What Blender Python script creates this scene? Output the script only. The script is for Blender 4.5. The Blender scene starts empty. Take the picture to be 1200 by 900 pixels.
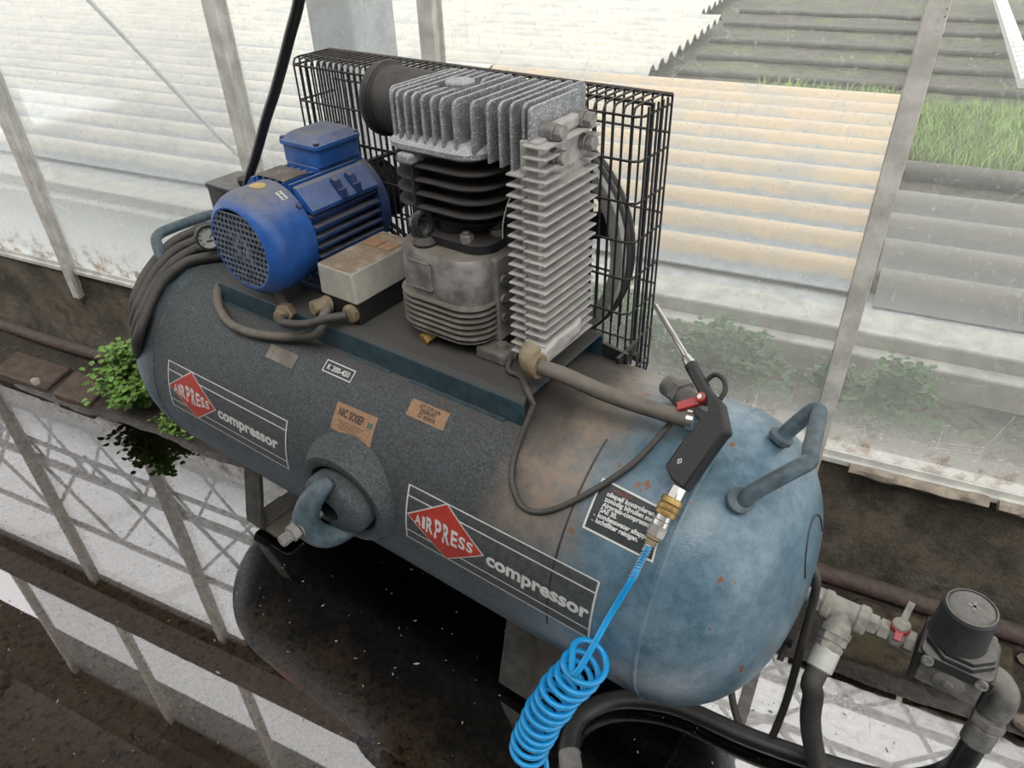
import bpy, math, random
from mathutils import Vector, Matrix, noise
random.seed(7)
R_ = math.radians
scene = bpy.context.scene

# ------------------------------------------------------------------ camera
FPX = 853.15
cam_d = bpy.data.cameras.new('camera'); cam_o = bpy.data.objects.new('camera', cam_d)
scene.collection.objects.link(cam_o); scene.camera = cam_o
cam_d.sensor_width = 36.0; cam_d.lens = FPX / 1200 * 36.0; cam_d.clip_start = 0.01; cam_d.clip_end = 200
_p, _r, _h = R_(35.069), R_(-1.927), R_(126.72)
Fw = Vector((math.cos(_h)*math.cos(_p), math.sin(_h)*math.cos(_p), -math.sin(_p)))
Rt = Vector((math.sin(_h), -math.cos(_h), 0)); Up = Rt.cross(Fw)
rr = Rt*math.cos(_r) + Up*math.sin(_r); uu = -Rt*math.sin(_r) + Up*math.cos(_r)
cam_o.matrix_world = Matrix(((rr.x, uu.x, -Fw.x, .762), (rr.y, uu.y, -Fw.y, -.751), (rr.z, uu.z, -Fw.z, 1.232), (0, 0, 0, 1)))

# ------------------------------------------------------------------ sky, sun, exposure
world = bpy.data.worlds.new('overcast_sky'); scene.world = world; world.use_nodes = True
wn = world.node_tree.nodes; wl = world.node_tree.links
wn['Background'].inputs['Color'].default_value = (0.985, 0.985, 0.985, 1)
wn['Background'].inputs['Strength'].default_value = 1.75
sun_d = bpy.data.lights.new('hazy_sun', 'SUN'); sun_o = bpy.data.objects.new('hazy_sun', sun_d)
scene.collection.objects.link(sun_o); sun_d.energy = 1.6; sun_d.angle = R_(40); sun_d.color = (1, .97, .92)
sun_o.rotation_euler = (R_(30), R_(22), R_(0))
vs = scene.view_settings
vs.view_transform = 'Standard'; vs.look = 'None'; vs.gamma = 1.0; vs.use_curve_mapping = False
vs.exposure = 0.30
scene.cycles.max_bounces = 8; scene.cycles.transparent_max_bounces = 16
scene.cycles.caustics_reflective = False; scene.cycles.caustics_refractive = False

# ------------------------------------------------------------------ helpers
COL = scene.collection
OFF = {}
H = 0.405           # height of the tank axis above the water
TR = 0.225          # tank radius
WA = R_(10.3)       # greenhouse wall against tank axis
WV = Vector((math.cos(WA), math.sin(WA), 0)); NV = Vector((-math.sin(WA), math.cos(WA), 0))
def UN(u, n, z): return WV*u + NV*n + Vector((0, 0, z))

class NT:
    def __init__(s, name):
        s.m = bpy.data.materials.new(name); s.m.use_nodes = True
        s.t = s.m.node_tree; s.n = s.t.nodes; s.l = s.t.links
        s.bsdf = s.n['Principled BSDF']; s.out = s.n['Material Output']
        s.tc = s.n.new('ShaderNodeTexCoord')
    def obj(s): return s.tc.outputs['Object']
    def noise(s, scale, detail=4, rough=.6, vec=None, dist=0):
        n = s.n.new('ShaderNodeTexNoise'); n.inputs['Scale'].default_value = scale
        n.inputs['Detail'].default_value = detail; n.inputs['Roughness'].default_value = rough
        n.inputs['Distortion'].default_value = dist
        s.l.new(vec or s.obj(), n.inputs['Vector']); return n.outputs['Fac']
    def vor(s, scale, vec=None, feature='F1'):
        n = s.n.new('ShaderNodeTexVoronoi'); n.inputs['Scale'].default_value = scale; n.feature = feature
        s.l.new(vec or s.obj(), n.inputs['Vector']); return n.outputs['Distance']
    def map(s, val, a, b, c=0., d=1.):
        n = s.n.new('ShaderNodeMapRange'); n.interpolation_type = 'SMOOTHSTEP'
        s.l.new(val, n.inputs[0]); n.inputs[1].default_value = a; n.inputs[2].default_value = b
        n.inputs[3].default_value = c; n.inputs[4].default_value = d; return n.outputs[0]
    def math(s, op, a, b=0.):
        n = s.n.new('ShaderNodeMath'); n.operation = op; n.use_clamp = False
        for i, x in enumerate((a, b)):
            if isinstance(x, (int, float)): n.inputs[i].default_value = x
            else: s.l.new(x, n.inputs[i])
        return n.outputs[0]
    def mix(s, fac, a, b):
        n = s.n.new('ShaderNodeMix'); n.data_type = 'RGBA'
        for k, x in ((0, fac), (6, a), (7, b)):
            if isinstance(x, (int, float)): n.inputs[k].default_value = x
            elif isinstance(x, tuple): n.inputs[k].default_value = (*x, 1) if len(x) == 3 else x
            else: s.l.new(x, n.inputs[k])
        return n.outputs[2]
    def mixs(s, fac, a, b):
        n = s.n.new('ShaderNodeMixShader')
        if isinstance(fac, (int, float)): n.inputs[0].default_value = fac
        else: s.l.new(fac, n.inputs[0])
        s.l.new(a, n.inputs[1]); s.l.new(b, n.inputs[2]); return n.outputs[0]
    def shader(s, typ, color=None, rough=None):
        n = s.n.new(typ)
        if color is not None:
            if isinstance(color, tuple): n.inputs['Color'].default_value = (*color, 1)
            else: s.l.new(color, n.inputs['Color'])
        if rough is not None: n.inputs['Roughness'].default_value = rough
        return n.outputs[0]
    def sep(s, vec=None):
        n = s.n.new('ShaderNodeSeparateXYZ'); s.l.new(vec or s.obj(), n.inputs[0]); return n.outputs
    def mapping(s, scale=(1, 1, 1), rot=(0, 0, 0), loc=(0, 0, 0)):
        n = s.n.new('ShaderNodeMapping'); n.inputs['Scale'].default_value = scale
        n.inputs['Rotation'].default_value = rot; n.inputs['Location'].default_value = loc
        s.l.new(s.obj(), n.inputs['Vector']); return n.outputs[0]
    def normz(s):
        g = s.n.new('ShaderNodeNewGeometry'); return s.sep(g.outputs['Normal'])[2]
    def setc(s, x):
        i = s.bsdf.inputs['Base Color']
        if isinstance(x, tuple): i.default_value = (*x, 1)
        else: s.l.new(x, i)
    def set(s, key, x):
        i = s.bsdf.inputs[key]
        if isinstance(x, (int, float)): i.default_value = x
        else: s.l.new(x, i)
    def bump(s, h, strength=.3, dist=.002):
        n = s.n.new('ShaderNodeBump'); n.inputs['Strength'].default_value = strength
        n.inputs['Distance'].default_value = dist; s.l.new(h, n.inputs['Height'])
        s.l.new(n.outputs[0], s.bsdf.inputs['Normal'])

def mat(name, base, rough=.5, metal=0., var=.25, vscale=40, dust=None, damt=.8, dscale=60, lo=.2, hi=.85,
        spots=None, sp_scale=120, sp_th=.1, sp_lo=.45, bump=0., bscale=200, spec=.5):
    """worn surface: mottled base, settled dust on what faces up, small specks"""
    k = NT(name)
    dark = tuple(c*(1-var) for c in base); light = tuple(min(1, c*(1+var*.8)) for c in base)
    c = k.mix(k.map(k.noise(vscale), .3, .7), dark, light)
    r = rough
    if dust:
        up = k.map(k.normz(), lo, hi)
        m = k.math('MULTIPLY', up, k.map(k.noise(dscale, 5, .7), .25, .6, .45, 1.))
        m = k.math('MULTIPLY', m, damt)
        c = k.mix(m, c, dust); r = k.math('ADD', k.math('MULTIPLY', m, .9 - rough), rough)
    if spots:
        n2 = k.map(k.noise(18, 2), sp_lo, sp_lo+.15)
        sm = k.math('MULTIPLY', k.map(k.vor(sp_scale), sp_th*.5, sp_th, 1., 0.), n2)
        c = k.mix(sm, c, spots)
    k.setc(c); k.set('Roughness', r); k.set('Metallic', metal); k.set('Specular IOR Level', spec)
    if bump: k.bump(k.noise(bscale, 3), bump, .002)
    return k.m

def frame(d):
    d = Vector(d).normalized()
    a = Vector((0, 0, 1)) if abs(d.z) < .9 else Vector((1, 0, 0))
    x = a.cross(d).normalized(); return x, d.cross(x).normalized(), d

class MB:
    def __init__(s): s.v = []; s.f = []
    def add(s, vs, fs):
        o = len(s.v); s.v += [Vector(p) for p in vs]; s.f += [tuple(i+o for i in f) for f in fs]; return s
    def box(s, lo, hi, M=None):
        a, b = Vector(lo), Vector(hi)
        vs = [Vector((x, y, z)) for z in (a.z, b.z) for y in (a.y, b.y) for x in (a.x, b.x)]
        if M is not None: vs = [M @ p for p in vs]
        return s.add(vs, [(0, 2, 3, 1), (4, 5, 7, 6), (0, 1, 5, 4), (2, 6, 7, 3), (0, 4, 6, 2), (1, 3, 7, 5)])
    def bar(s, p, q, w, h, up=(0, 0, 1)):
        p, q = Vector(p), Vector(q); d = (q-p).normalized(); up = Vector(up)
        x = d.cross(up).normalized(); y = x.cross(d).normalized()
        vs = [c + x*(sx*w/2) + y*(sy*h/2) for c in (p, q) for sx, sy in ((-1, -1), (1, -1), (1, 1), (-1, 1))]
        return s.add(vs, [(3, 2, 1, 0), (4, 5, 6, 7), (0, 1, 5, 4), (1, 2, 6, 5), (2, 3, 7, 6), (3, 0, 4, 7)])
    def prism(s, poly, fn, a, b):
        """polygon (list of 2-D points) swept from a to b; fn(x, y, t) -> point"""
        n = len(poly); vs = [fn(x, y, a) for x, y in poly] + [fn(x, y, b) for x, y in poly]
        fs = [tuple(range(n-1, -1, -1)), tuple(range(n, 2*n))] + [(i, (i+1) % n, n+(i+1) % n, n+i) for i in range(n)]
        return s.add(vs, fs)
    def lathe(s, prof, o, d, seg=24, cap0=True, cap1=True, phase=0., flat=1.):
        x, y, z = frame(d); o = Vector(o); n = len(prof); vs = []
        for t, r in prof:
            for k in range(seg):
                a = 2*math.pi*k/seg + phase
                vs.append(o + z*t + x*(r*math.cos(a)) + y*(r*math.sin(a)*flat))
        fs = [(i*seg+k, i*seg+(k+1) % seg, (i+1)*seg+(k+1) % seg, (i+1)*seg+k) for i in range(n-1) for k in range(seg)]
        if cap0: fs.append(tuple(range(seg-1, -1, -1)))
        if cap1: fs.append(tuple((n-1)*seg+k for k in range(seg)))
        return s.add(vs, fs)
    def cyl(s, p, q, r, seg=16, ch=0.):
        p, q = Vector(p), Vector(q); L = (q-p).length
        prof = [(0, r), (L, r)] if not ch else [(0, r-ch), (ch, r), (L-ch, r), (L, r-ch)]
        return s.lathe(prof, p, q-p, seg)
    def hexa(s, p, q, r): return s.cyl(p, q, r, 6)
    def tube(s, path, r, seg=8, closed=False):
        P = [Vector(p) for p in path]; n = len(P)
        rad = r if callable(r) else (lambda t: r)
        tang = []
        for i in range(n):
            a = P[(i-1) % n] if (closed or i > 0) else P[i]
            b = P[(i+1) % n] if (closed or i < n-1) else P[i]
            tang.append((b-a).normalized())
        x, _, _ = frame(tang[0]); vs = []
        for i in range(n):
            t = tang[i]; x = (x - t*x.dot(t))
            if x.length < 1e-6: x = frame(t)[0]
            x.normalize(); y = t.cross(x); rr_ = rad(i/max(1, n-1))
            for k in range(seg):
                a = 2*math.pi*k/seg; vs.append(P[i] + x*(rr_*math.cos(a)) + y*(rr_*math.sin(a)))
        m = n if closed else n-1
        fs = [(i*seg+k, i*seg+(k+1) % seg, ((i+1) % n)*seg+(k+1) % seg, ((i+1) % n)*seg+k) for i in range(m) for k in range(seg)]
        if not closed:
            fs.append(tuple(range(seg-1, -1, -1))); fs.append(tuple((n-1)*seg+k for k in range(seg)))
        return s.add(vs, fs)
    def build(s, name, m, parent=None, smooth=35, bevel=0., label=None, kind=None, seg=2):
        off = OFF.get(parent, Vector((0, 0, 0))) if parent else Vector((0, 0, 0))
        me = bpy.data.meshes.new(name); me.from_pydata([tuple(p-off) for p in s.v], [], s.f); me.update()
        o = bpy.data.objects.new(name, me); COL.objects.link(o)
        if m: me.materials.append(m)
        if smooth:
            for p in me.polygons: p.use_smooth = True
            me.set_sharp_from_angle(angle=R_(smooth))
        if parent: o.parent = parent; OFF[o] = off
        if bevel:
            b = o.modifiers.new('bevel', 'BEVEL'); b.width = bevel; b.segments = seg; b.limit_method = 'ANGLE'; b.angle_limit = R_(40)
        if label: o['label'] = label
        if kind: o['kind'] = kind
        return o

def cr(pts, n=8, closed=False):
    P = [Vector(p) for p in pts]; out = []
    N = len(P); rng = range(N if closed else N-1)
    for i in rng:
        g = lambda j: P[j % N] if closed else P[max(0, min(N-1, j))]
        a, b, c, d = g(i-1), g(i), g(i+1), g(i+2)
        for k in range(n):
            t = k/n
            out.append(.5*((2*b) + (c-a)*t + (2*a-5*b+4*c-d)*t*t + (3*b-a-3*c+d)*t**3))
    if not closed: out.append(P[-1])
    return out
def rrect(w, h, r, n=5, cx=0., cy=0.):
    out = []
    for sx, sy, a0 in ((1, 1, 0), (-1, 1, 90), (-1, -1, 180), (1, -1, 270)):
        for k in range(n+1):
            a = R_(a0 + 90*k/n); out.append((cx + sx*(w/2-r) + r*math.cos(a), cy + sy*(h/2-r) + r*math.sin(a)))
    return out
def thing(name, label, cat, loc=(0, 0, 0), group=None):
    o = bpy.data.objects.new(name, None); COL.objects.link(o); o.location = loc; o.empty_display_size = .05
    o['label'] = label; o['category'] = cat
    if group: o['group'] = group
    OFF[o] = Vector(loc); return o
def tag(o, label, cat, group=None, kind=None):
    o['label'] = label; o['category'] = cat
    if group: o['group'] = group
    if kind: o['kind'] = kind
    return o
def text2d(body, size=1., offset=0., shear=0., align='LEFT', sx=1.):
    cu = bpy.data.curves.new('lettering', 'FONT'); cu.body = body; cu.size = size; cu.offset = offset; cu.shear = shear
    cu.align_x = align; cu.resolution_u = 3
    o = bpy.data.objects.new('lettering', cu); COL.objects.link(o)
    bpy.context.view_layer.update()
    me = o.evaluated_get(bpy.context.evaluated_depsgraph_get()).to_mesh()
    vs = [(v.co.x*sx, v.co.y) for v in me.vertices]; fs = [tuple(p.vertices) for p in me.polygons]
    bpy.data.objects.remove(o); bpy.data.curves.remove(cu)
    return vs, fs
def put_text(mb, body, size, fn, offset=0., shear=0., sx=1., width=None, height=None, align='LEFT'):
    vs, fs = text2d(body, size, offset, shear, align, sx)
    if not vs: return
    x0 = min(v[0] for v in vs); x1 = max(v[0] for v in vs); y0 = min(v[1] for v in vs); y1 = max(v[1] for v in vs)
    kx = width/(x1-x0) if width else 1.; ky = height/(y1-y0) if height else 1.
    ox = x0 if width else 0.; oy = y0 if height else 0.
    mb.add([fn((x-ox)*kx, (y-oy)*ky) for x, y in vs], fs)
def shell(x, ang, lift=0.):
    """point on the tank barrel; ang in degrees above the front horizontal"""
    a = R_(ang); r = TR + lift; return Vector((x, -r*math.cos(a), H + r*math.sin(a)))

# ------------------------------------------------------------------ materials
DUST = (.20, .175, .15); DDUST = (.085, .078, .07)
M = {}
def tank_material():
    k = NT('tank_paint'); x, y, z = k.sep()
    n1 = k.noise(6, 6, .65); n2 = k.noise(60, 4, .6); n3 = k.noise(260, 2, .5)
    paint = k.mix(k.map(n2, .3, .7), (.070, .135, .18), (.125, .21, .27))
    scuff = k.mix(k.map(k.noise(11, 7, .8), .42, .68, 0., .75), paint, (.205, .30, .375))
    paint = k.mix(k.map(x, .38, .55), paint, scuff)
    zz = k.math('SUBTRACT', z, H)
    # settled grey dirt on the middle of the barrel, brown transition, clean ends
    wob = k.math('ADD', x, k.math('MULTIPLY', k.math('SUBTRACT', n1, .5), .22))
    left = k.map(wob, -.62, -.50); right = k.map(wob, .47, .30)
    dirt = k.math('MULTIPLY', left, right)
    low = k.map(k.math('ADD', zz, k.math('MULTIPLY', k.math('SUBTRACT', n1, .5), .15)), -.16, .08, .25, 1.)
    dirt = k.math('MULTIPLY', dirt, k.math('MULTIPLY', low, k.map(n3, .3, .65, .72, 1.)))
    c = k.mix(dirt, paint, k.mix(k.map(k.noise(420, 3, .6), .35, .65), (.026, .026, .026), (.066, .061, .056)))
    br = k.math('MULTIPLY', k.map(wob, .27, .36), k.map(wob, .50, .40))
    br = k.math('MULTIPLY', br, k.map(zz, .02, .17))
    c = k.mix(k.math('MULTIPLY', br, k.map(n2, .3, .65, .5, .95)), c, (.26, .19, .135))
    saddle_tone = k.math('MULTIPLY', k.map(zz, .17, .215), k.math('MULTIPLY', k.map(x, -.42, -.3), k.map(wob, .40, .33)))  # darker brown along the barrel top around the saddle
    c = k.mix(saddle_tone, c, (.055, .045, .038))
    # rust chips
    ru = k.math('MULTIPLY', k.map(k.noise(30, 3, .6), .655, .69), k.map(x, .3, .5))
    c = k.mix(ru, c, (.22, .085, .045))
    sp = k.map(k.vor(230), .05, .10, 1., 0.); sp = k.math('MULTIPLY', sp, k.map(k.noise(25, 2), .5, .6))
    c = k.mix(k.math('MULTIPLY', sp, .7), c, (.42, .42, .40))
    k.setc(c)
    k.set('Roughness', k.math('ADD', k.math('MULTIPLY', dirt, .42), .30)); k.set('Metallic', 0.0); k.set('Specular IOR Level', .6)
    k.bump(k.noise(460, 2, .5), .38, .001); return k.m
M['tank'] = tank_material()
M['blue_paint'] = mat('weathered_blue_paint', (.085, .130, .158), .42, var=.35, vscale=70, dust=DDUST, damt=.35, spots=(.25, .13, .08), sp_scale=60, bump=.2)
M['teal_dark'] = mat('dark_teal_paint', (.028, .062, .08), .5, var=.3, vscale=60, dust=(.075, .062, .052), damt=.97, lo=.5, hi=.8, spots=(.35, .33, .3), sp_scale=220, bump=.15)
M['motor_blue'] = mat('motor_blue_paint', (.020, .10, .36), .42, var=.22, vscale=30, dust=(.235, .215, .19), damt=.85, lo=.42, hi=.98, spots=(.4, .38, .3), sp_scale=140, sp_th=.09, bump=.12)
M['motor_fin'] = mat('motor_fin_paint', (.018, .045, .15), .5, var=.3, dust=(.16, .15, .15), damt=.8, lo=.3, hi=.9)
M['grille'] = mat('cowl_grille', (.13, .155, .20), .55, var=.25)
M['black_iron'] = mat('black_iron', (.016, .016, .018), .55, var=.3, dust=(.13, .11, .095), damt=.75, lo=.3, hi=.95, dscale=90)
M['alloy'] = mat('dusty_cast_alloy', (.30, .31, .325), .6, .3, var=.25, vscale=90, dust=(.52, .51, .49), damt=.6, lo=.4, hi=.95, spots=(.85, .85, .83), sp_scale=300, sp_th=.30, sp_lo=.30, bump=.4, bscale=300)
M['alloy_grey'] = mat('oily_cast_alloy', (.25, .24, .225), .55, .2, var=.5, vscale=28, dust=(.17, .14, .11), damt=.85, lo=.3, hi=.9, spots=(.09, .075, .06), sp_scale=120, sp_th=.12, bump=.35)
M['cooler'] = mat('cooler_alloy', (.43, .415, .39), .62, .15, var=.25, vscale=50, dust=(.50, .485, .46), damt=.7, spots=(.2, .18, .15), sp_scale=150, sp_th=.10, bump=.25)
M['steel'] = mat('dull_steel', (.36, .35, .33), .45, .6, var=.3, dust=DUST, damt=.5)
M['chrome'] = mat('bright_steel', (.62, .60, .56), .28, .9, var=.15)
M['zinc'] = mat('galvanised_fitting', (.44, .42, .38), .6, .35, var=.35, vscale=50, dust=(.30, .27, .23), damt=.5, bump=.35)
M['brass'] = mat('brass', (.50, .33, .12), .4, .75, var=.25, dust=(.3, .22, .13), damt=.3)
M['gland'] = mat('dirty_brass', (.30, .23, .14), .6, .4, var=.4, dust=(.32, .27, .2), damt=.6)
M['rubber'] = mat('dusty_black_rubber', (.03, .029, .028), .6, var=.3, dust=(.14, .125, .11), damt=.55, lo=-.1, hi=.9, dscale=40)
M['rubber_clean'] = mat('black_rubber', (.012, .012, .013), .38, var=.2, dust=(.10, .095, .09), damt=.3, lo=.5)
M['rubber_grey'] = mat('grey_brown_hose', (.12, .105, .088), .75, var=.25, dust=(.22, .195, .165), damt=.7, lo=0, hi=.9)
M['cable'] = mat('grey_cable', (.075, .068, .06), .7, var=.3, dust=(.22, .19, .155), damt=.7, lo=-.2, hi=.8)
M['plastic'] = mat('black_plastic', (.016, .017, .018), .5, var=.2, dust=(.075, .07, .065), damt=.5, lo=.5)
M['dusty_plastic'] = mat('dusty_black_plastic', (.03, .031, .032), .6, var=.2, dust=(.22, .205, .19), damt=.9, lo=.6, hi=.95, spots=(.5, .5, .48), sp_scale=220)
M['cream'] = mat('cream_plastic', (.50, .49, .42), .55, var=.12, dust=(.22, .15, .095), damt=.92, lo=.5, hi=.9, dscale=45, spots=(.2, .14, .09), sp_scale=60, sp_th=.06)
M['pu_blue'] = mat('blue_polyurethane', (.012, .33, .74), .22, var=.05, spec=.6)
M['red'] = mat('red_paint', (.48, .03, .035), .4, var=.15, dust=(.5, .4, .38), damt=.2)
M['white_print'] = mat('worn_white_print', (.62, .62, .60), .6, var=.12, spots=(.14, .14, .14), sp_scale=210, sp_th=.16)
M['red_print'] = mat('worn_red_print', (.42, .045, .032), .5, var=.18, spots=(.12, .07, .06), sp_scale=160, sp_th=.12)
M['dark_print'] = mat('dark_green_print', (.030, .038, .037), .5, var=.3, vscale=50, spots=(.10, .11, .10), sp_scale=150)
M['decal_ground'] = mat('dusty_dark_teal_print', (.064, .070, .072), .55, var=.3, vscale=120, spots=(.11, .11, .10), sp_scale=260, sp_th=.2)
M['orange_label'] = mat('faded_orange_label', (.33, .195, .115), .8, var=.2, vscale=300, spots=(.22, .12, .07), sp_scale=400, sp_th=.36)
M['black_print'] = mat('black_print', (.05, .035, .028), .7, var=.2)
M['green_print'] = mat('green_print', (.045, .13, .08), .7, var=.2)
M['red_faint'] = mat('faded_red_print', (.22, .07, .06), .7, var=.2)
M['tan_label'] = mat('tan_label', (.55, .39, .16), .7, var=.2)
M['white_label'] = mat('white_label', (.7, .7, .68), .6, var=.08)
M['dial'] = mat('gauge_dial', (.50, .50, .47), .5, var=.15, dust=(.3, .27, .22), damt=.4)
M['alu'] = mat('weathered_glazing_bar', (.63, .60, .55), .6, .0, var=.22, vscale=22, spots=(.16, .13, .10), sp_scale=90, sp_th=.14, bump=.2)
M['alu_white'] = mat('white_sill_strip', (.66, .65, .61), .55, var=.2, vscale=20, spots=(.3, .2, .12), sp_scale=60)
M['galv_dark'] = mat('dark_roof_steel', (.075, .062, .052), .7, var=.3, vscale=15)
M['mortar'] = mat('crumbling_mortar', (.33, .275, .22), .9, var=.35, vscale=40, bump=.8, bscale=80)
M['conc_post'] = mat('concrete_post', (.40, .41, .41), .85, var=.2, vscale=18, bump=.3)
M['rust_pipe'] = mat('rusty_pipe', (.085, .052, .044), .75, var=.35, vscale=60, dust=(.14, .115, .10), damt=.6, bump=.5)
M['white_post'] = mat('white_painted_post', (.62, .62, .60), .6, var=.15)
M['leaf'] = mat('leaf_green', (.17, .31, .06), .5, var=.45, vscale=25)
M['leaf_dark'] = mat('dark_leaf_green', (.06, .145, .035), .55, var=.4, vscale=25)
M['stem'] = mat('plant_stem', (.07, .09, .03), .7)
M['dirty_steel'] = mat('dirty_foot_steel', (.070, .068, .062), .6, .1, var=.4, vscale=35, dust=(.15, .125, .10), damt=.6, bump=.3)
M['black_fin'] = mat('black_cylinder_fin', (.014, .015, .018), .5, var=.3, dust=(.055, .046, .04), damt=.7, lo=.5, hi=.98, dscale=50)
M['pipe_dark'] = mat('dark_pipe', (.075, .075, .07), .8, var=.4, vscale=12, dust=(.15, .14, .12), damt=.6)
M['zinc_dark'] = mat('dark_galvanised_fitting', (.20, .195, .18), .6, .3, var=.35, vscale=50, dust=(.26, .24, .21), damt=.6, bump=.35)
M['grass'] = mat('grass_green', (.24, .37, .09), .6, var=.35, vscale=6)

def wall_material():
    k = NT('stained_low_wall'); x, y, z = k.sep()
    n = k.noise(7, 7, .7); f = k.noise(60, 5, .7)
    c = k.mix(k.map(n, .35, .65), (.085, .072, .050), (.27, .225, .16))
    c = k.mix(k.map(f, .55, .75, 0., .6), c, (.20, .165, .135))
    base = k.math('MULTIPLY', k.map(z, .14, .0), k.map(k.noise(11, 6, .75), .42, .6))
    c = k.mix(k.math('MULTIPLY', base, .7), c, (.27, .235, .20))
    moss = k.math('MULTIPLY', k.map(k.noise(9, 5, .7), .52, .66), .55)
    c = k.mix(moss, c, (.045, .045, .022))
    k.setc(c); k.set('Roughness', .8); k.bump(k.noise(38, 8, .75), 1., .03); return k.m
M['wall'] = wall_material()
def mud_material():
    k = NT('wet_mud_floor'); x, y, z = k.sep()
    n = k.noise(3.2, 6, .7); f = k.noise(55, 5, .75); g = k.noise(150, 3, .6)
    c = k.mix(k.map(f, .4, .62), (.055, .037, .023), (.19, .125, .07))
    bank = k.map(k.math('ADD', y, k.math('MULTIPLY', k.math('SUBTRACT', k.noise(4.5, 6, .75), .5), .42)), -.22, -.34)
    bank = k.math('MULTIPLY', bank, k.map(k.noise(2.1, 3, .6), .34, .50, .5, 1.))
    tan = k.math('MULTIPLY', bank, k.map(f, .36, .50))
    c = k.mix(k.math('MULTIPLY', tan, k.map(g, .35, .6, .6, 1.)), c, (.88, .60, .32))
    dry = k.map(z, -.007, .004)
    d2 = k.mix(k.map(f, .4, .7), (.028, .021, .016), (.080, .060, .045))
    c = k.mix(dry, c, d2)
    k.setc(c); k.set('Roughness', k.map(z, .0, .02, .35, .65)); k.bump(k.noise(90, 5, .7), .6, .006); return k.m
M['mud'] = mud_material()
def water_material():
    k = NT('still_puddle_water')
    fr = k.n.new('ShaderNodeFresnel'); fr.inputs['IOR'].default_value = 3.4
    b = k.n.new('ShaderNodeBump'); b.inputs['Strength'].default_value = .008; b.inputs['Distance'].default_value = .004
    k.l.new(k.noise(9, 2), b.inputs['Height'])
    gl = k.n.new('ShaderNodeBsdfGlossy'); gl.inputs['Roughness'].default_value = .012
    gl.inputs['Color'].default_value = (1.0, .955, .965, 1); k.l.new(b.outputs[0], gl.inputs['Normal'])
    tr = k.shader('ShaderNodeBsdfTransparent', (.92, .88, .82))
    k.l.new(k.mixs(fr.outputs[0], tr, gl.outputs[0]), k.out.inputs[0]); return k.m
M['water'] = water_material()
def glass_material(name, haze, tint, low, z1=.66, z0=.36):
    k = NT(name); x, y, z = k.sep()
    n = k.noise(2.6, 5, .7); sp = k.map(k.noise(130, 3, .6), .60, .72)
    stretch = k.mapping((40, 40, 3), (0, .5, 0)); st = k.map(k.noise(3, 4, .7, stretch), .60, .75)
    sc = k.map(k.vor(9, None, 'DISTANCE_TO_EDGE'), .0, .006, 1., 0.); sc = k.math('MULTIPLY', sc, k.map(k.noise(4, 2), .5, .62))
    d = k.math('ADD', k.math('MULTIPLY', k.map(n, .3, .7, .88, 1.12), haze), k.math('MULTIPLY', sp, .22))
    d = k.math('ADD', d, k.math('MULTIPLY', st, .18)); d = k.math('ADD', d, k.math('MULTIPLY', sc, .25))
    lo = k.math('MULTIPLY', k.map(k.math('ADD', z, k.math('MULTIPLY', n, .10)), z1, z0), low)
    d = k.math('MINIMUM', k.math('ADD', d, lo), .93)
    grime = k.math('MULTIPLY', k.map(z, .44, .32), k.map(k.noise(26, 5, .75), .48, .62))
    col = k.mix(k.math('MULTIPLY', grime, .75), tint, (.36, .22, .10))
    dif = k.shader('ShaderNodeBsdfDiffuse', col); tra = k.shader('ShaderNodeBsdfTranslucent', col)
    scat = k.mixs(.68, dif, tra)
    tr = k.shader('ShaderNodeBsdfTransparent', (.95, .965, .96))
    base = k.mixs(d, tr, scat)
    fr = k.n.new('ShaderNodeFresnel'); fr.inputs['IOR'].default_value = 1.4
    gl = k.shader('ShaderNodeBsdfGlossy', (1., 1., 1.), .08)
    k.l.new(k.mixs(k.math('MULTIPLY', fr.outputs[0], .25), base, gl), k.out.inputs[0]); return k.m
M['glass_white'] = glass_material('chalky_glass', .17, (.93, .95, .95), .62)
M['glass'] = glass_material('scratched_dusty_glass', .13, (.84, .82, .78), .34, .50, .34)
M['roof_glass'] = glass_material('roof_glass', .15, (.92, .93, .94), 0.)
def sheet_material(name, base, ridge, strength):
    k = NT(name); x, y, z = k.sep()
    m = k.map(k.math('ADD', z, k.math('MULTIPLY', k.math('SUBTRACT', k.noise(12, 6, .75), .5), .035)), .046, .066)
    m = k.math('MULTIPLY', m, k.map(k.noise(3, 4, .7), .3, .6, .4, 1.))
    c = k.mix(k.map(k.noise(25, 5, .7), .35, .65), tuple(v*.82 for v in base), base)
    c = k.mix(k.math('MULTIPLY', m, strength), c, ridge)
    k.setc(c); k.set('Roughness', .8); k.bump(k.noise(60, 4), .3, .006); return k.m
M['sheet'] = sheet_material('algae_stained_sheet', (.37, .395, .405), (.58, .445, .30), .92)  # grey base darkens the valleys: shade of the corrugation put into the colour
M['sheet_white'] = sheet_material('pale_sheet', (.37, .39, .395), (.61, .565, .49), .92)  # valley shade is in the grey base here too
M['sheet_dark'] = sheet_material('dark_fibre_sheet', (.20, .21, .20), (.27, .235, .19), .5)
def soil_material():
    k = NT('overgrown_soil'); n = k.noise(2.2, 6, .7); f = k.noise(22, 5, .75)
    c = k.mix(k.map(f, .35, .65), (.050, .048, .040), (.15, .14, .115))
    c = k.mix(k.math('MULTIPLY', k.map(n, .47, .6), k.map(f, .4, .6)), c, (.15, .20, .07))
    k.setc(c); k.set('Roughness', .95); k.bump(k.noise(30, 6, .7), .8, .03); return k.m
M['soil'] = soil_material()
M['kerb'] = mat('pale_kerb', (.46, .445, .40), .8, var=.2, vscale=14, bump=.3)
M['light_block'] = mat('dark_light_block', (.12, .11, .10), .9, var=.25, vscale=5)  # dark tone of the added wall that blocks light behind the camera
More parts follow.
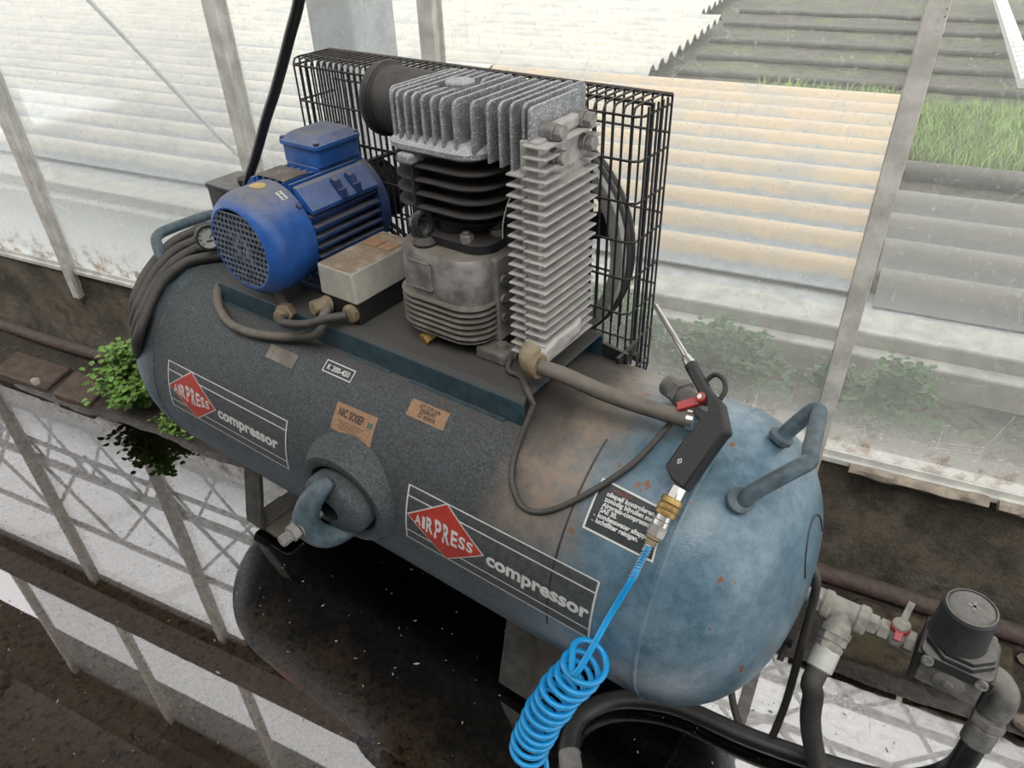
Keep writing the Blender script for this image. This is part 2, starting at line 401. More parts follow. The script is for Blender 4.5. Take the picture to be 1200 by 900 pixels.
def slab_material():
    k = NT('mossy_concrete'); f = k.noise(34, 8, .78); g = k.noise(9, 5, .7)
    c = k.mix(k.map(f, .35, .65), (.035, .026, .017), (.15, .115, .075))
    c = k.mix(k.math('MULTIPLY', k.map(g, .48, .62), .7), c, (.10, .085, .035))
    k.setc(c); k.set('Roughness', .85); k.bump(f, 1., .012); return k.m
M['slab'] = slab_material()
M['brick'] = mat('worn_brown_tile', (.10, .068, .05), .7, var=.3, vscale=30, bump=.4)
M['pale_bits'] = mat('pale_debris', (.45, .43, .39), .9, var=.3, vscale=90)

# ================================================================== structure
# floor: a wet mud floor with a raised verge along the wall
mb = MB(); nu, nn_ = 150, 70; U0, U1, N0, N1 = -4.2, 3.0, -2.6, .36
def floor_z(u, n):
    z = -.016 + .006*noise.noise(Vector((u*2.3, n*2.3, 1.7))) + .004*noise.noise(Vector((u*9, n*9, 4.)))
    e = .085 + .018*noise.noise(Vector((u*6, 3.3, 0))) + .006*noise.noise(Vector((u*25, 3.3, 0)))
    t = max(0., min(1., (n-e+.02)/.045)); z += t*t*(3-2*t)*(.033 + .006*noise.noise(Vector((u*14, n*14, 9))))
    return z
ns = [N0 + (N1-N0)*i/40*.9 for i in range(0, 34)]
ns = [N0 + (0.0-N0)*(i/40.) for i in range(40)] + [0.0 + .36*i/40. for i in range(41)]
us = [U0 + (U1-U0)*i/260. for i in range(261)]
mb.add([UN(u, n, floor_z(u, n)) for n in ns for u in us],
       [(j*261+i, j*261+i+1, (j+1)*261+i+1, (j+1)*261+i) for j in range(len(ns)-1) for i in range(260)])
fl = mb.build('floor', M['mud'], None, 60, kind='structure'); fl['label'] = 'wet brown mud floor of the greenhouse'
mb = MB(); mb.add([UN(U0, N0, 0), UN(U1, N0, 0), UN(U1, .34, 0), UN(U0, .34, 0)], [(0, 1, 2, 3)])
wt = mb.build('puddle_water', M['water'], None, 0, kind='structure'); wt['label'] = 'still puddle mirroring the glass wall'

# low wall
WN = .335
mb = MB(); NW = 120; NH = 10
def wz(u, z): return .008*noise.noise(Vector((u*5, z*7, 2.))) + .006*noise.noise(Vector((u*17, z*17, 5.))) + (.02*max(0, 1-z/.08) if z < .08 else 0)
vs = []
for j in range(NH+1):
    for i in range(NW+1):
        u = U0 + (U1-U0)*i/NW; z = -.03 + .325*j/NH; vs.append(UN(u, WN - wz(u, z), z))
mb.add(vs, [(j*(NW+1)+i, j*(NW+1)+i+1, (j+1)*(NW+1)+i+1, (j+1)*(NW+1)+i) for j in range(NH) for i in range(NW)])
mb.add([UN(U0, WN-.004, .295), UN(U1, WN-.004, .295), UN(U1, WN+.12, .295), UN(U0, WN+.12, .295),
        UN(U0, WN+.12, -.2), UN(U1, WN+.12, -.2)], [(0, 1, 2, 3), (3, 2, 5, 4)])
wb = mb.build('wall_back', M['wall'], None, 50, kind='structure'); wb['label'] = 'low stained concrete wall under the glazing'

def unbox(mb, u0, u1, n0, n1, z0, z1):
    vs = [UN(u, n, z) for z in (z0, z1) for n in (n0, n1) for u in (u0, u1)]
    return mb.add(vs, [(0, 2, 3, 1), (4, 5, 7, 6), (0, 1, 5, 4), (2, 6, 7, 3), (0, 4, 6, 2), (1, 3, 7, 5)])
mb = MB(); unbox(mb, U0, U1, WN-.012, WN+.03, .296, .306); unbox(mb, U0, U1, WN-.004, WN+.03, .306, .318)
sill = mb.build('window_sill', M['alu_white'], None, 30, kind='structure'); sill['label'] = 'thin pale metal strip under the panes'
# crumbling mortar bed, right of the grey bar
def mortar(u0, u1, nm):
    mb = MB(); n = 26; vs = []
    for i in range(n+1):
        u = u0 + (u1-u0)*i/n
        for k in range(8):
            a = 2*math.pi*k/8; q = 1 + .35*noise.noise(Vector((u*22, math.cos(a)*2, math.sin(a)*2)))
            vs.append(UN(u, WN-.018 + .013*q*math.cos(a), .298 + .0095*q*math.sin(a)))
    mb.add(vs, [(i*8+k, i*8+(k+1) % 8, (i+1)*8+(k+1) % 8, (i+1)*8+k) for i in range(n) for k in range(8)])
    mb.add([vs[k] for k in range(8)], [tuple(range(7, -1, -1))]); mb.add([vs[n*8+k] for k in range(8)], [tuple(range(8))])
    return mb.build('mortar_lump', M['mortar'], sill, 50)
mortar(.725, .80, 0); mortar(.80, .955, 1); mortar(.97, 1.12, 2); mortar(1.125, 1.5, 3)

# glazing bars
TOPZ = 3.05
bars = [-3.03, -2.23, -1.425, -.61, -.115, .66, 1.45, 2.25]
BT = []
for i, u in enumerate(bars):
    mb = MB(); zb = .22 if i == 2 else (.235 if i == 5 else .30)
    unbox(mb, u-.015, u+.015, WN-.028, WN-.016, zb, TOPZ)
    unbox(mb, u-.006, u+.006, WN-.016, WN+.012, zb, TOPZ)
    unbox(mb, u-.012, u+.012, WN+.010, WN+.014, .31, TOPZ)
    o = mb.build('trim_%d' % (i+1), M['alu'], None, 30, kind='structure', bevel=.0015)
    o['label'] = 'pale weathered glazing bar'
# panes
for i in range(len(bars)-1):
    mb = MB(); unbox(mb, bars[i]+.008, bars[i+1]-.008, WN+.001, WN+.005, .312, 1.50)
    unbox(mb, bars[i]+.008, bars[i+1]-.008, WN+.001, WN+.005, 1.72, 2.72)
    o = mb.build('window_%d' % (i+1), M['glass_white'] if bars[i] < -.2 else M['glass'], None, 0, kind='structure')
    o['label'] = 'dirty glass pane'
# horizontal rails (seen mirrored in the puddle)
for i, (z0, z1, n0, n1) in enumerate(((1.48, 1.74, WN-.05, WN+.03), (2.70, 3.10, WN-.10, WN+.15))):
    mb = MB(); unbox(mb, -7, 5, n0, n1, z0, z1); mb.build('beam_%d' % (i+1), M['galv_dark'], None, 30, kind='structure')
# lattice girder outside, rafters, roof panes
def lattice(n, z0, z1, u0, u1, step, r, nm, cross=True):
    mb = MB()
    mb.bar(UN(u0, n, z0), UN(u1, n, z0), .035, .035); mb.bar(UN(u0, n, z1), UN(u1, n, z1), .045, .045)
    u = u0; up = True
    while u < u1-step*.5:
        a, b = (z0, z1) if up else (z1, z0)
        mb.bar(UN(u, n, a), UN(u+step, n, b), r, r)
        if cross: mb.bar(UN(u, n+r, b), UN(u+step, n+r, a), r, r)
        up = not up; u += step
    o = mb.build(nm, M['galv_dark'], None, 30, kind='structure'); o['label'] = 'roof lattice girder'; return o
lattice(1.5, 1.75, 2.55, -7, 4, .55, .016, 'roof_girder_1')
lattice(2.9, 3.1, 3.9, -9, 5, .7, .022, 'roof_girder_2')
lattice(2.2, 3.4, 4.6, -9, 5, 1.1, .03, 'roof_girder_3')
k_ = 0
for u in [-5.4 + 1.6*i for i in range(6)]:
    mb = MB(); mb.bar(UN(u, WN, 3.05), UN(u, -1.6, 4.1), .04, .06); mb.bar(UN(u, -1.6, 4.1), UN(u, -2.5, 3.25), .04, .06)
    k_ += 1; mb.build('roof_rafter_%d' % k_, M['galv_dark'], None, 30, kind='structure')
mb = MB()
mb.add([UN(-6, WN, 3.1), UN(4, WN, 3.1), UN(4, -1.6, 4.15), UN(-6, -1.6, 4.15), UN(4, -2.5, 3.3), UN(-6, -2.5, 3.3)], [(0, 1, 2, 3), (3, 2, 4, 5)])
mb.build('roof_glazing', M['roof_glass'], None, 0, kind='structure')
# unseen dark wall, added behind the camera to cut light from that side
mb = MB(); unbox(mb, -6, 4, -2.6, -2.4, -.1, 3.25); mb.build('light_block_wall', M['light_block'], None, 0, kind='structure')
mb = MB(); unbox(mb, -8, 5, -.55, .45, 3.34, 3.42); mb.build('roof_board', M['galv_dark'], None, 0, kind='structure')

# ------------------------------------------------------------------ outdoors
mb = MB(); g = 60
vs = []
for j in range(g+1):
    for i in range(g+1):
        u = -16 + 24*i/g; n = WN+.1 + 18*(j/g)**1.6
        vs.append(UN(u, n, -.06 + .03*noise.noise(Vector((u*1.5, n*1.5, 0))) - .0))
mb.add(vs, [(j*(g+1)+i, j*(g+1)+i+1, (j+1)*(g+1)+i+1, (j+1)*(g+1)+i) for j in range(g) for i in range(g)])
gr = mb.build('ground_outside', M['soil'], None, 60, kind='structure'); gr['label'] = 'overgrown soil outside the glass'
def sheet(u0, u1, n0, pitch, count, z, m, label, amp=.028):
    mb = MB(); per = 12; npt = per*count+1; L = []
    for i in range(npt):
        t = i/per; w = .5-.5*math.cos(2*math.pi*t); w = w*w*(3-2*w)
        L.append((n0 + pitch*t, z + amp*2*w))
    vs = []
    for dz in (0, -.006):
        for uu_ in (u0, u1): vs += [UN(uu_, n, zz+dz) for n, zz in L]
    fs = [(i, npt+i, npt+i+1, i+1) for i in range(npt-1)] + [(2*npt+i+1, 3*npt+i+1, 3*npt+i, 2*npt+i) for i in range(npt-1)]
    fs += [(2*npt+i, i, i+1, 2*npt+i+1) for i in range(npt-1)] + [(npt+i, 3*npt+i, 3*npt+i+1, npt+i+1) for i in range(npt-1)]
    fs += [(0, 2*npt, 3*npt, npt), (npt-1, 2*npt-1, 4*npt-1, 3*npt-1)]
    mb.add(vs, fs); o = mb.build('corrugated_sheet', m, None, 40)
    return tag(o, label, 'roof sheet', 'corrugated sheets lying outside')
sheet(-1.95, .74, 1.60, .245, 11, .035, M['sheet'], 'corrugated sheet with orange algae on its ridges, behind the wire guard')
sheet(-12, -1.97, 1.60, .245, 11, .035, M['sheet_white'], 'pale corrugated sheet filling the panes left of the motor')
sheet(-12, -.86, 4.36, .245, 10, .045, M['sheet_white'], 'pale corrugated sheet ending in a slanted edge, farther back')
sheet(-12, -1.1, 6.92, .245, 12, .045, M['sheet_white'], 'farthest pale corrugated sheet near the top edge')
sheet(.76, 4.5, 1.55, .27, 4, .02, M['sheet_dark'], 'dark grey corrugated sheet below the grass patch', .035)
mb = MB(); unbox(mb, -9, 5, 1.26, 1.41, -.1, .075); unbox(mb, -9, 5, 1.20, 1.26, -.1, .03)
mb2 = MB(); unbox(mb2, -9, 5, 1.41, 1.66, -.1, .012); p2 = mb2.build('path_outside', M['conc_post'], None, 30, kind='structure'); p2['label'] = 'grey strip between kerb and sheets outside'
kb = mb.build('kerb_outside', M['kerb'], None, 30, kind='structure', bevel=.008); kb['label'] = 'pale kerb along the sheets outside'
def pipe(u0, u1, n, z, r, label, m='pipe_dark'):
    mb = MB(); mb.cyl(UN(u0, n, z), UN(u1, n, z), r, 14); o = mb.build('heating_pipe', M[m], None, 40)
    return tag(o, label, 'pipe', 'dark pipes lying outside')
pipe(.75, 4.6, 3.13, -.02, .05, 'dark pipe lying just below the bright grass patch')
pipe(-.8, 5, 4.95, -.03, .026, 'dark pipe directly behind the orange sheet and grass')
pipe(-.8, 5, 5.55, -.03, .026, 'second dark pipe behind the grass patch')
pipe(-.85, 5, 6.25, -.03, .026, 'third dark pipe behind the grass patch')
pipe(-.9, 5, 7.1, -.03, .026, 'fourth dark pipe behind the grass patch')
pipe(-.9, 5, 7.9, -.03, .026, 'dark pipe near the top edge, farthest of five')
mb = MB(); mb.bar(UN(1.41, 4.55, .12), UN(1.47, 8.9, .12), .09, .05)
for i in range(26):
    t = i/26; p = UN(1.41 + .06*t, 4.56 + 4.3*t, .147); mb.bar(p - WV*.03, p + WV*.03 + NV*.05, .02, .012)
tag(mb.build('perforated_post', M['white_post'], None, 30), 'white ribbed post lying outside in the top right corner', 'post')
# concrete column outside
mb = MB(); unbox(mb, -.63, -.505, .62, .80, -.1, 4.2)
col = mb.build('column_outside', M['conc_post'], None, 30, kind='structure', bevel=.008); col['label'] = 'grey concrete column outside the glass'
mb = MB(); mb.tube([UN(-1.40, .62, 1.02), UN(-1.2, .61, .85), UN(-.99, .60, .665), UN(-.93, .6, .62)], .006, 8)
tag(mb.build('guy_wire', M['white_post']), 'thin white wire slanting across the pale glass', 'wire')
# grass patch (stuff) and weeds
mb = MB(); rnd = random.Random(3)
def blade(mb, p, hgt, lean, w):
    a = rnd.uniform(0, 6.28); d = Vector((math.cos(a), math.sin(a), 0)); s = Vector((-d.y, d.x, 0))*w
    m_ = p + d*lean*.35 + Vector((0, 0, hgt*.6)); t = p + d*lean + Vector((0, 0, hgt))
    mb.add([p-s, p+s, m_+s*.8, m_-s*.8, t], [(0, 1, 2, 3), (3, 2, 4)])
for _ in range(9000):
    u = rnd.uniform(.84, 2.6); n = rnd.uniform(3.25, 4.45); blade(mb, UN(u, n, -.05), rnd.uniform(.05, .13), rnd.uniform(.02, .09), .0032)
for _ in range(350):
    u = rnd.uniform(-.2, .8); n = rnd.uniform(4.45, 4.85); blade(mb, UN(u, n, -.05), rnd.uniform(.03, .08), rnd.uniform(.02, .06), .004)
tag(mb.build('grass', M['grass'], None, 0), 'bright green grass patch outside on the right', 'grass', kind='stuff')
def leaf(mb, p, d, L, w, up=Vector((0, 0, 1))):
    d = d.normalized(); s = d.cross(up)
    if s.length < .01: s = Vector((1, 0, 0))
    s.normalize(); nrm = s.cross(d)
    a = p; b = p + d*L*.35 + s*w + nrm*.1*L; c = p + d*L*.8 + s*w*.75; e = p + d*L - nrm*.12*L
    f_ = p + d*L*.8 - s*w*.75; g_ = p + d*L*.35 - s*w + nrm*.1*L; m_ = p + d*L*.5 - nrm*.08*L
    mb.add([a, b, c, e, f_, g_, m_], [(0, 1, 6), (1, 2, 6), (2, 3, 6), (3, 4, 6), (4, 5, 6), (5, 0, 6)])
def plant(name, label, root, lobes, nl, L, lm, spread, hgt, cat='plant', group=None):
    t = thing(name, label, cat, root, group); fol = MB(); st = MB(); root = Vector(root)
    for i in range(lobes):
        a = rnd.uniform(0, 6.28); e = rnd.uniform(.2, 1.)
        tip = root + Vector((math.cos(a)*spread[0]*e, math.sin(a)*spread[1]*e, hgt*rnd.uniform(.35, 1.)*(1.15-.6*e)))
        tip = root + (tip-root)
        mid = root.lerp(tip, .55) + Vector((0, 0, hgt*.15)); path = cr([root, mid, tip], 6)
        st.tube(path, .0016, 5)
        for j in range(nl):
            q = path[min(len(path)-1, 2+int((len(path)-2)*rnd.random()**.7))]
            d = Vector((rnd.uniform(-1, 1), rnd.uniform(-1, 1), rnd.uniform(-.5, .55)))
            leaf(fol, q + d*rnd.uniform(0, L*1.2), d, L*rnd.uniform(.7, 1.25), L*.42)
    fol.build('foliage', lm, t, 0, kind='stuff'); st.build('stem', M['stem'], t, 40, kind='stuff'); return t
plant('weed', 'weed showing green behind the glass beside the spray nozzle', UN(.05, .95, -.06), 40, 34, .022, M['leaf_dark'], (.20, .14), .30, group='weeds behind the glass')
plant('weed', 'weed behind the glass left of the thick pale glazing bar', UN(.40, .95, -.06), 40, 34, .022, M['leaf_dark'], (.20, .14), .30, group='weeds behind the glass')
plant('weed', 'weed behind the glass right of the thick pale glazing bar', UN(.80, .95, -.06), 40, 34, .022, M['leaf_dark'], (.20, .14), .26, group='weeds behind the glass')

# ================================================================== the compressor
comp = thing('air_compressor', 'large blue piston air compressor on a horizontal tank standing in the puddle', 'compressor', (0, 0, 0))
# tank ---------------------------------------------------------------
def head_r(t, n=2.3): return TR*max(0., 1-t**n)**(1/n)
prof = []
XL, XLe, XR, XRe = -.49, -.712, .525, .692
for i in range(21):
    a = math.pi/2*(1-i/20); t = math.sin(a)**(2/2.3); prof.append((XL + (XLe-XL)*t, max(.0008, TR*math.cos(a)**(2/2.3))))
for i in range(1, 24): prof.append((XL + (XR-XL)*i/24, TR))
for i in range(21):
    a = math.pi/2*i/20; t = math.sin(a)**(2/2.3); prof.append((XR + (XRe-XR)*t, max(.0008, TR*math.cos(a)**(2/2.3))))
mb = MB(); mb.lathe([(x, r) for x, r in prof], (0, 0, H), (1, 0, 0), 96)
tank = mb.build('tank', M['tank'], comp, 60)
def ring(x, r0, h, w, a0, a1, n=40):
    mb = MB(); vs = []
    for i in range(n+1):
        a = a0 + (a1-a0)*i/n
        for dx, l in ((-w, -.001), (-w*.5, h), (w*.5, h), (w, -.001)): vs.append(shell(x+dx, a, l + r0 - TR))
    mb.add(vs, [(i*4+k, (i+1)*4+k, (i+1)*4+k+1, i*4+k+1) for i in range(n) for k in range(3)]); return mb
ring(.548, TR-.0005, .0012, .004, -180, 180, 90).build('weld_seam', M['tank'], tank, 50)
ring(-.50, TR, .0012, .004, -180, 180, 90).build('weld_seam', M['tank'], tank, 50)
ring(.4155, TR, .0006, .0022, -5, 69).build('paint_scratch', M['black_iron'], tank, 50)
# end plate disc outline on the right head
mb = MB(); pts = []
for i in range(25):
    a = 2*math.pi*i/24; yy = .015 + .042*math.cos(a); zz = .075 + .05*math.sin(a); r = math.hypot(yy, zz)
    pts.append(Vector((XR + (XRe-XR)*(1-(r/TR)**2.3)**(1/2.3) + .0005, yy, H+zz)))
mb.tube(pts[:14], .0012, 6); mb.build('plate_outline', M['black_iron'], tank, 50)

# printed decals -----------------------------------------------------
def strip(mb, x0, a0, x1, a1, wx, wa, lift=.0009, n=14):
    """printed line on the barrel between (x, angle) points"""
    vs = []
    for i in range(n+1):
        t = i/n; x = x0+(x1-x0)*t; a = a0+(a1-a0)*t
        vs += [shell(x-wx, a-wa, lift), shell(x+wx, a+wa, lift)]
    mb.add(vs, [(2*i, 2*i+1, 2*i+3, 2*i+2) for i in range(n)])
def patch(mb, quad, lift, n=10):
    """bilinear patch over four (x, angle) corners"""
    (ax, aa), (bx, ba), (cx, ca), (dx, da) = quad; vs = []
    for j in range(n+1):
        for i in range(n+1):
            s, t = i/n, j/n
            x = (1-s)*(1-t)*ax + s*(1-t)*bx + s*t*cx + (1-s)*t*dx
            a = (1-s)*(1-t)*aa + s*(1-t)*ba + s*t*ca + (1-s)*t*da
            vs.append(shell(x, a, lift))
    mb.add(vs, [(j*(n+1)+i, j*(n+1)+i+1, (j+1)*(n+1)+i+1, (j+1)*(n+1)+i) for j in range(n) for i in range(n)])
DEG = math.degrees(1/TR)      # degrees of arc for one metre on the barrel
def decal(x0, x1):
    b, t = .6, 24.4; wd = .0019; wa = wd*DEG/1.0
    mb = MB(); patch(mb, [(x0, b), (x1, b), (x1, t), (x0, t)], .0005, 14)
    bg = mb.build('decal_ground', M['decal_ground'], tank, 60)
    mb = MB()
    for a, s in ((t, x0), (20.1, x0), (4.7, x0), (b, x0)): strip(mb, s, a, x1, a, 0, .26, .0009, 20)
    for x in (x0, x1): strip(mb, x, b-.25, x, t+.25, .0015, 0, .0010, 10)
    mb.build('decal_lines', M['white_print'], tank, 60, label='thin white border lines')
    L, T, Rr, B = (x0+.001, 12.3), (x0+.0725, t+.3), (x0+.147, 11.9), (x0+.079, b-.2)
    c = ((L[0]+Rr[0]+T[0]+B[0])/4, 12.3)
    mb = MB(); patch(mb, [L, B, Rr, T], .0013, 12); mb.build('diamond_border', M['white_print'], tank, 60)
    sh = lambda p: (c[0] + (p[0]-c[0])*.955, c[1] + (p[1]-c[1])*.955)
    mb = MB(); patch(mb, [sh(L), sh(B), sh(Rr), sh(T)], .0017, 12); mb.build('diamond', M['red_print'], tank, 60, label='red diamond emblem')
    # AIRPRESS, letters tallest in the middle
    mb = MB(); word = 'AIRPRESS'; hs = [.017, .021, .027, .033, .033, .027, .021, .017]
    ws = [.0125, .0055, .0135, .0135, .0135, .012, .012, .0115]; gap = .0022
    tot = sum(ws) + gap*7; px = x0 + .0725 - tot/2
    for ch, hh, w_ in zip(word, hs, ws):
        cx, ca = px, 12.2 - hh/2*DEG
        put_text(mb, ch, 1., lambda x, y: shell(cx+x, ca+y*DEG, .0021), offset=.03, width=w_, height=hh)
        px += w_ + gap
    mb.build('emblem_lettering', M['white_print'], tank, 0, label='white lettering reading AIRPRESS')
    mb = MB(); put_text(mb, 'compressor', .030, lambda x, y: shell(x0+.151+x, 8.9 + y*DEG, .0012), offset=.0011, width=.166)
    mb.build('wordmark', M['white_print'], tank, 0, label='white lettering reading compressor')
decal(-.449, -.112); decal(.161, .4815)
# small type plate K 200-450
mb = MB(); patch(mb, [(-.075, 50.4), (-.0105, 50.4), (-.0105, 55.7), (-.075, 55.7)], .0006, 6); mb.build('type_label', M['dark_print'], tank, 60)
mb = MB()
for a in (50.6, 55.5): strip(mb, -.075, a, -.0105, a, 0, .24, .001, 6)
for x in (-.0745, -.011): strip(mb, x, 50.4, x, 55.7, .001, 0, .0011, 4)
put_text(mb, 'K 200-450', .0125, lambda x, y: shell(-.068+x, 51.9+y*DEG, .0011), offset=.0003, width=.050)
mb.build('type_lettering', M['white_print'], tank, 0, label='white lettering reading K 200-450')
# orange dealer label
mb = MB(); patch(mb, [(-.0155, 30.6), (.0725, 30.4), (.0695, 42.5), (-.0165, 41.8)], .0007, 8)
dl = mb.build('dealer_label', M['orange_label'], tank, 60, label='faded orange dealer label')
mb = MB(); put_text(mb, 'NIC SOSEF', .012, lambda x, y: shell(-.008+x, 36.8+y*DEG, .0011), offset=.0004, width=.054, height=.0135)
for i, a in enumerate((35.2, 34.2, 33.2, 32.2)):
    strip(mb, -.004+.004*(i % 2), a, .052-.006*(i % 3), a, 0, .12, .0011, 8)
mb.build('dealer_lettering', M['black_print'], tank, 0, label='black lettering reading NIC SOSEF')
mb = MB()
for i in range(4):
    a = R_(90*i+45); cx, ca = .060 + .0035*math.cos(a), 38.2 + .0035*math.sin(a)*DEG
    patch(mb, [(cx-.0032, ca), (cx, ca-.0032*DEG), (cx+.0032, ca), (cx, ca+.0032*DEG)], .0011, 2)
mb.build('clover_mark', M['green_print'], tank, 0, label='green clover mark')
# second orange label
mb = MB(); patch(mb, [(.1135, 48.2), (.1860, 48.2), (.1840, 55.2), (.1125, 55.0)], .0007, 8)
mb.build('notice_label', M['orange_label'], tank, 60, label='small faded orange notice label')
mb = MB(); put_text(mb, 'LET OP! NA', .008, lambda x, y: shell(.130+x, 52.9+y*DEG, .0011), offset=.0002, width=.040)
put_text(mb, 'GEBRUIK', .008, lambda x, y: shell(.134+x, 51.2+y*DEG, .0011), offset=.0002, width=.030)
put_text(mb, 'KIWA', .009, lambda x, y: shell(.146+x, 49.1+y*DEG, .0011), offset=.0003, width=.022)
for i in range(10):
    a0, a1 = 2*math.pi*i/10, 2*math.pi*(i+1)/10; cx, ca = .1385, 50.0
    mb.add([shell(cx+r*math.cos(a), ca+r*math.sin(a)*DEG, .0011) for a in (a0, a1) for r in (.0022, .0038)], [(0, 1, 3, 2)])
mb.build('notice_lettering', M['black_print'], tank, 0)
# maintenance plate with Dutch text
mb = MB(); patch(mb, [(.4375, 38.5), (.538, 38.0), (.531, 54.6), (.4365, 56.0)], .0008, 10); mb.build('maintenance_border', M['white_label'], tank, 60)
mb = MB(); patch(mb, [(.4405, 39.2), (.535, 38.7), (.528, 53.9), (.4395, 55.3)], .0012, 10)
mb.build('maintenance_plate', M['dark_print'], tank, 60, label='dark maintenance plate with white Dutch text')
mb = MB()
for i, (tx, w_) in enumerate((('oliepeil kontroleren,', .068), ('zonodig bijvullen met', .070), ('Airpress-compressorol', .0755), ('SAE 30.', .024), ('kondenswater aftappen', .074), ('luchtfilter reinigen.', .060))):
    put_text(mb, tx, .0085, lambda x, y: shell(.4515+x, 51.1-1.85*i+y*DEG, .0016), offset=.0003, width=w_)
for a in (43.9, 42.1): strip(mb, .4455, a, .4485, a, 0, .12, .0016, 2)
put_text(mb, 'Airpress', .009, lambda x, y: shell(.526-y, 39.8+x*DEG, .0016), offset=.0003, width=.034)
mb.build('maintenance_lettering', M['white_label'], tank, 0)
mb = MB(); put_text(mb, 'wekelijks', .0085, lambda x, y: shell(.4565+x, 53.0+y*DEG, .0016), offset=.0002, width=.027)
mb.build('faded_heading', M['red_faint'], tank, 0)
# worn metal name plate under the cable
mb = MB(); patch(mb, [(-.205, 45.8), (-.135, 45.8), (-.135, 52.0), (-.205, 52.0)], .001, 6); mb.build('name_plate', M['alloy_grey'], tank, 60)

# handles ------------------------------------------------------------
def handle(pts, foot):
    mb = MB(); mb.tube(cr(pts, 6), .0105, 12); hd = mb.build('carrying_handle', M['blue_paint'], comp, 50)
    for f_, d in foot:
        mb = MB(); mb.lathe([(-.004, .0165), (.002, .0165), (.004, .013)], f_, d, 18); mb.build('handle_foot', M['blue_paint'], hd, 40)
handle([(.603, -.085, .600), (.612, -.080, .622), (.646, -.052, .655), (.656, -.035, .660), (.653, -.018, .662), (.640, .055, .660), (.636, .068, .660), (.628, .070, .655), (.606, .050, .620), (.603, .047, .605)],
       [((.602, -.086, .609), (.35, -.35, .85)), ((.604, .047, .618), (.35, .2, .9))])
handle([(-.575, -.098, .600), (-.577, -.095, .630), (-.590, -.088, .650), (-.606, -.078, .658), (-.617, -.062, .661), (-.621, -.045, .661), (-.624, -.008, .660), (-.626, .054, .657), (-.625, .070, .654), (-.618, .080, .645), (-.605, .080, .60)],
       [((-.575, -.098, .610), (-.25, -.45, .85)), ((-.605, .080, .602), (-.35, .3, .85))])

# inspection port ----------------------------------------------------
pc = Vector((.036, 0, H+.022))
mb = MB(); vs = []; SEG = 48
for l_, rx, rz in ((.000, .108, .100), (.005, .100, .090), (.012, .094, .083), (.017, .088, .077), (.018, .080, .070), (.016, .073, .058), (.008, .070, .054)):
    for k in range(SEG):
        a = 2*math.pi*k/SEG; dx, dz = rx*math.cos(a), rz*math.sin(a); z0 = pc.z - H + dz
        yb = -math.sqrt(max(1e-4, TR*TR - z0*z0)); f_ = min(1, l_/.017)
        vs.append(Vector((pc.x+dx, (1-f_)*(yb+.002) + f_*(-TR-l_+.003), pc.z+dz)))
mb.add(vs, [(i*SEG+k, i*SEG+(k+1) % SEG, (i+1)*SEG+(k+1) % SEG, (i+1)*SEG+k) for i in range(6) for k in range(SEG)])
port = mb.build('inspection_port', M['tank'], comp, 45)
mb = MB(); vs = []
for l_, q in ((.000, 1.), (.026, 1.), (.034, .94), (.041, .7), (.044, .35), (.0445, .001)):
    for k in range(SEG):
        a = 2*math.pi*k/SEG; vs.append(Vector((pc.x + .066*q*math.cos(a), -TR - l_, pc.z + .049*q*math.sin(a))))
mb.add(vs, [(i*SEG+k, i*SEG+(k+1) % SEG, (i+1)*SEG+(k+1) % SEG, (i+1)*SEG+k) for i in range(4) for k in range(SEG)])
mb.build('port_cover', M['tank'], port, 40)
# horn-shaped clamp bridge
mb = MB(); pts = cr([(.044, -.255, .484), (.036, -.272, .474), (.024, -.288, .452), (.016, -.297, .420), (.020, -.292, .392), (.032, -.276, .374), (.046, -.250, .372), (.052, -.232, .378)], 6)
n0 = len(mb.v); mb.tube(pts, lambda t: .0085 + .0125*math.sin(math.pi*t)**.8, 14)
mb.build('clamp_bridge', M['blue_paint'], port, 60)
mb = MB(); mb.lathe([(0, .017), (.002, .017)], (.015, -.313, .413), (0, -1, -.05), 20); mb.build('clamp_washer', M['steel'], port, 30)
mb = MB(); mb.hexa((.015, -.315, .413), (.014, -.328, .412), .0145); mb.build('clamp_nut', M['steel'], port, 30, bevel=.001)
mb = MB(); mb.cyl((.016, -.27, .414), (.014, -.346, .411), .0085, 14)
for i in range(5): mb.lathe([(0, .0086), (.0012, .0096), (.0024, .0086)], (.014, -.330-.0030*i, .4115), (0, -1, 0), 14, False, False)
mb.build('clamp_stud', M['steel'], port, 30)

# feet ---------------------------------------------------------------
def foot(x0, x1, xw, sgn, m):
    mb = MB()
    poly = [(.098, .235), (.108, .205), (.146, .042), (.142, .034), (.060, .030), (.060, .020), (.150, .022), (.158, .030), (.156, .044), (.116, .212), (.106, .24)]
    mb.prism(poly, lambda a, b, t: Vector((t, sgn*a, b)), x0, x1)
    o = mb.build('foot', m, comp, 40, bevel=.002)
    mb = MB(); mb.prism([(x0, .150), (x0, .03), (xw, .03), (xw, .140), (xw-.01, .150)], lambda a, b, t: Vector((a, sgn*b, t)), .018, .027); mb.build('foot_plate', m, o, 30, bevel=.002)
    mb = MB(); mb.lathe([(0, .008), (.001, .008)], (xw-.025, sgn*.105, .0275), (0, 0, 1), 14); mb.build('bolt_hole', M['black_iron'], o, 30)
    mb = MB(); mb.cyl(((x0+xw)/2, sgn*.095, -.025), ((x0+xw)/2, sgn*.095, .018), .026, 18, .003); mb.build('rubber_pad', M['black_iron'], o, 30); return o
for xa, xb, xw in ((-.455, -.400, -.335), (.266, .328, .335)):
    for sg in (-1, 1): foot(xa, xb, xw, sg, M['dirty_steel'])

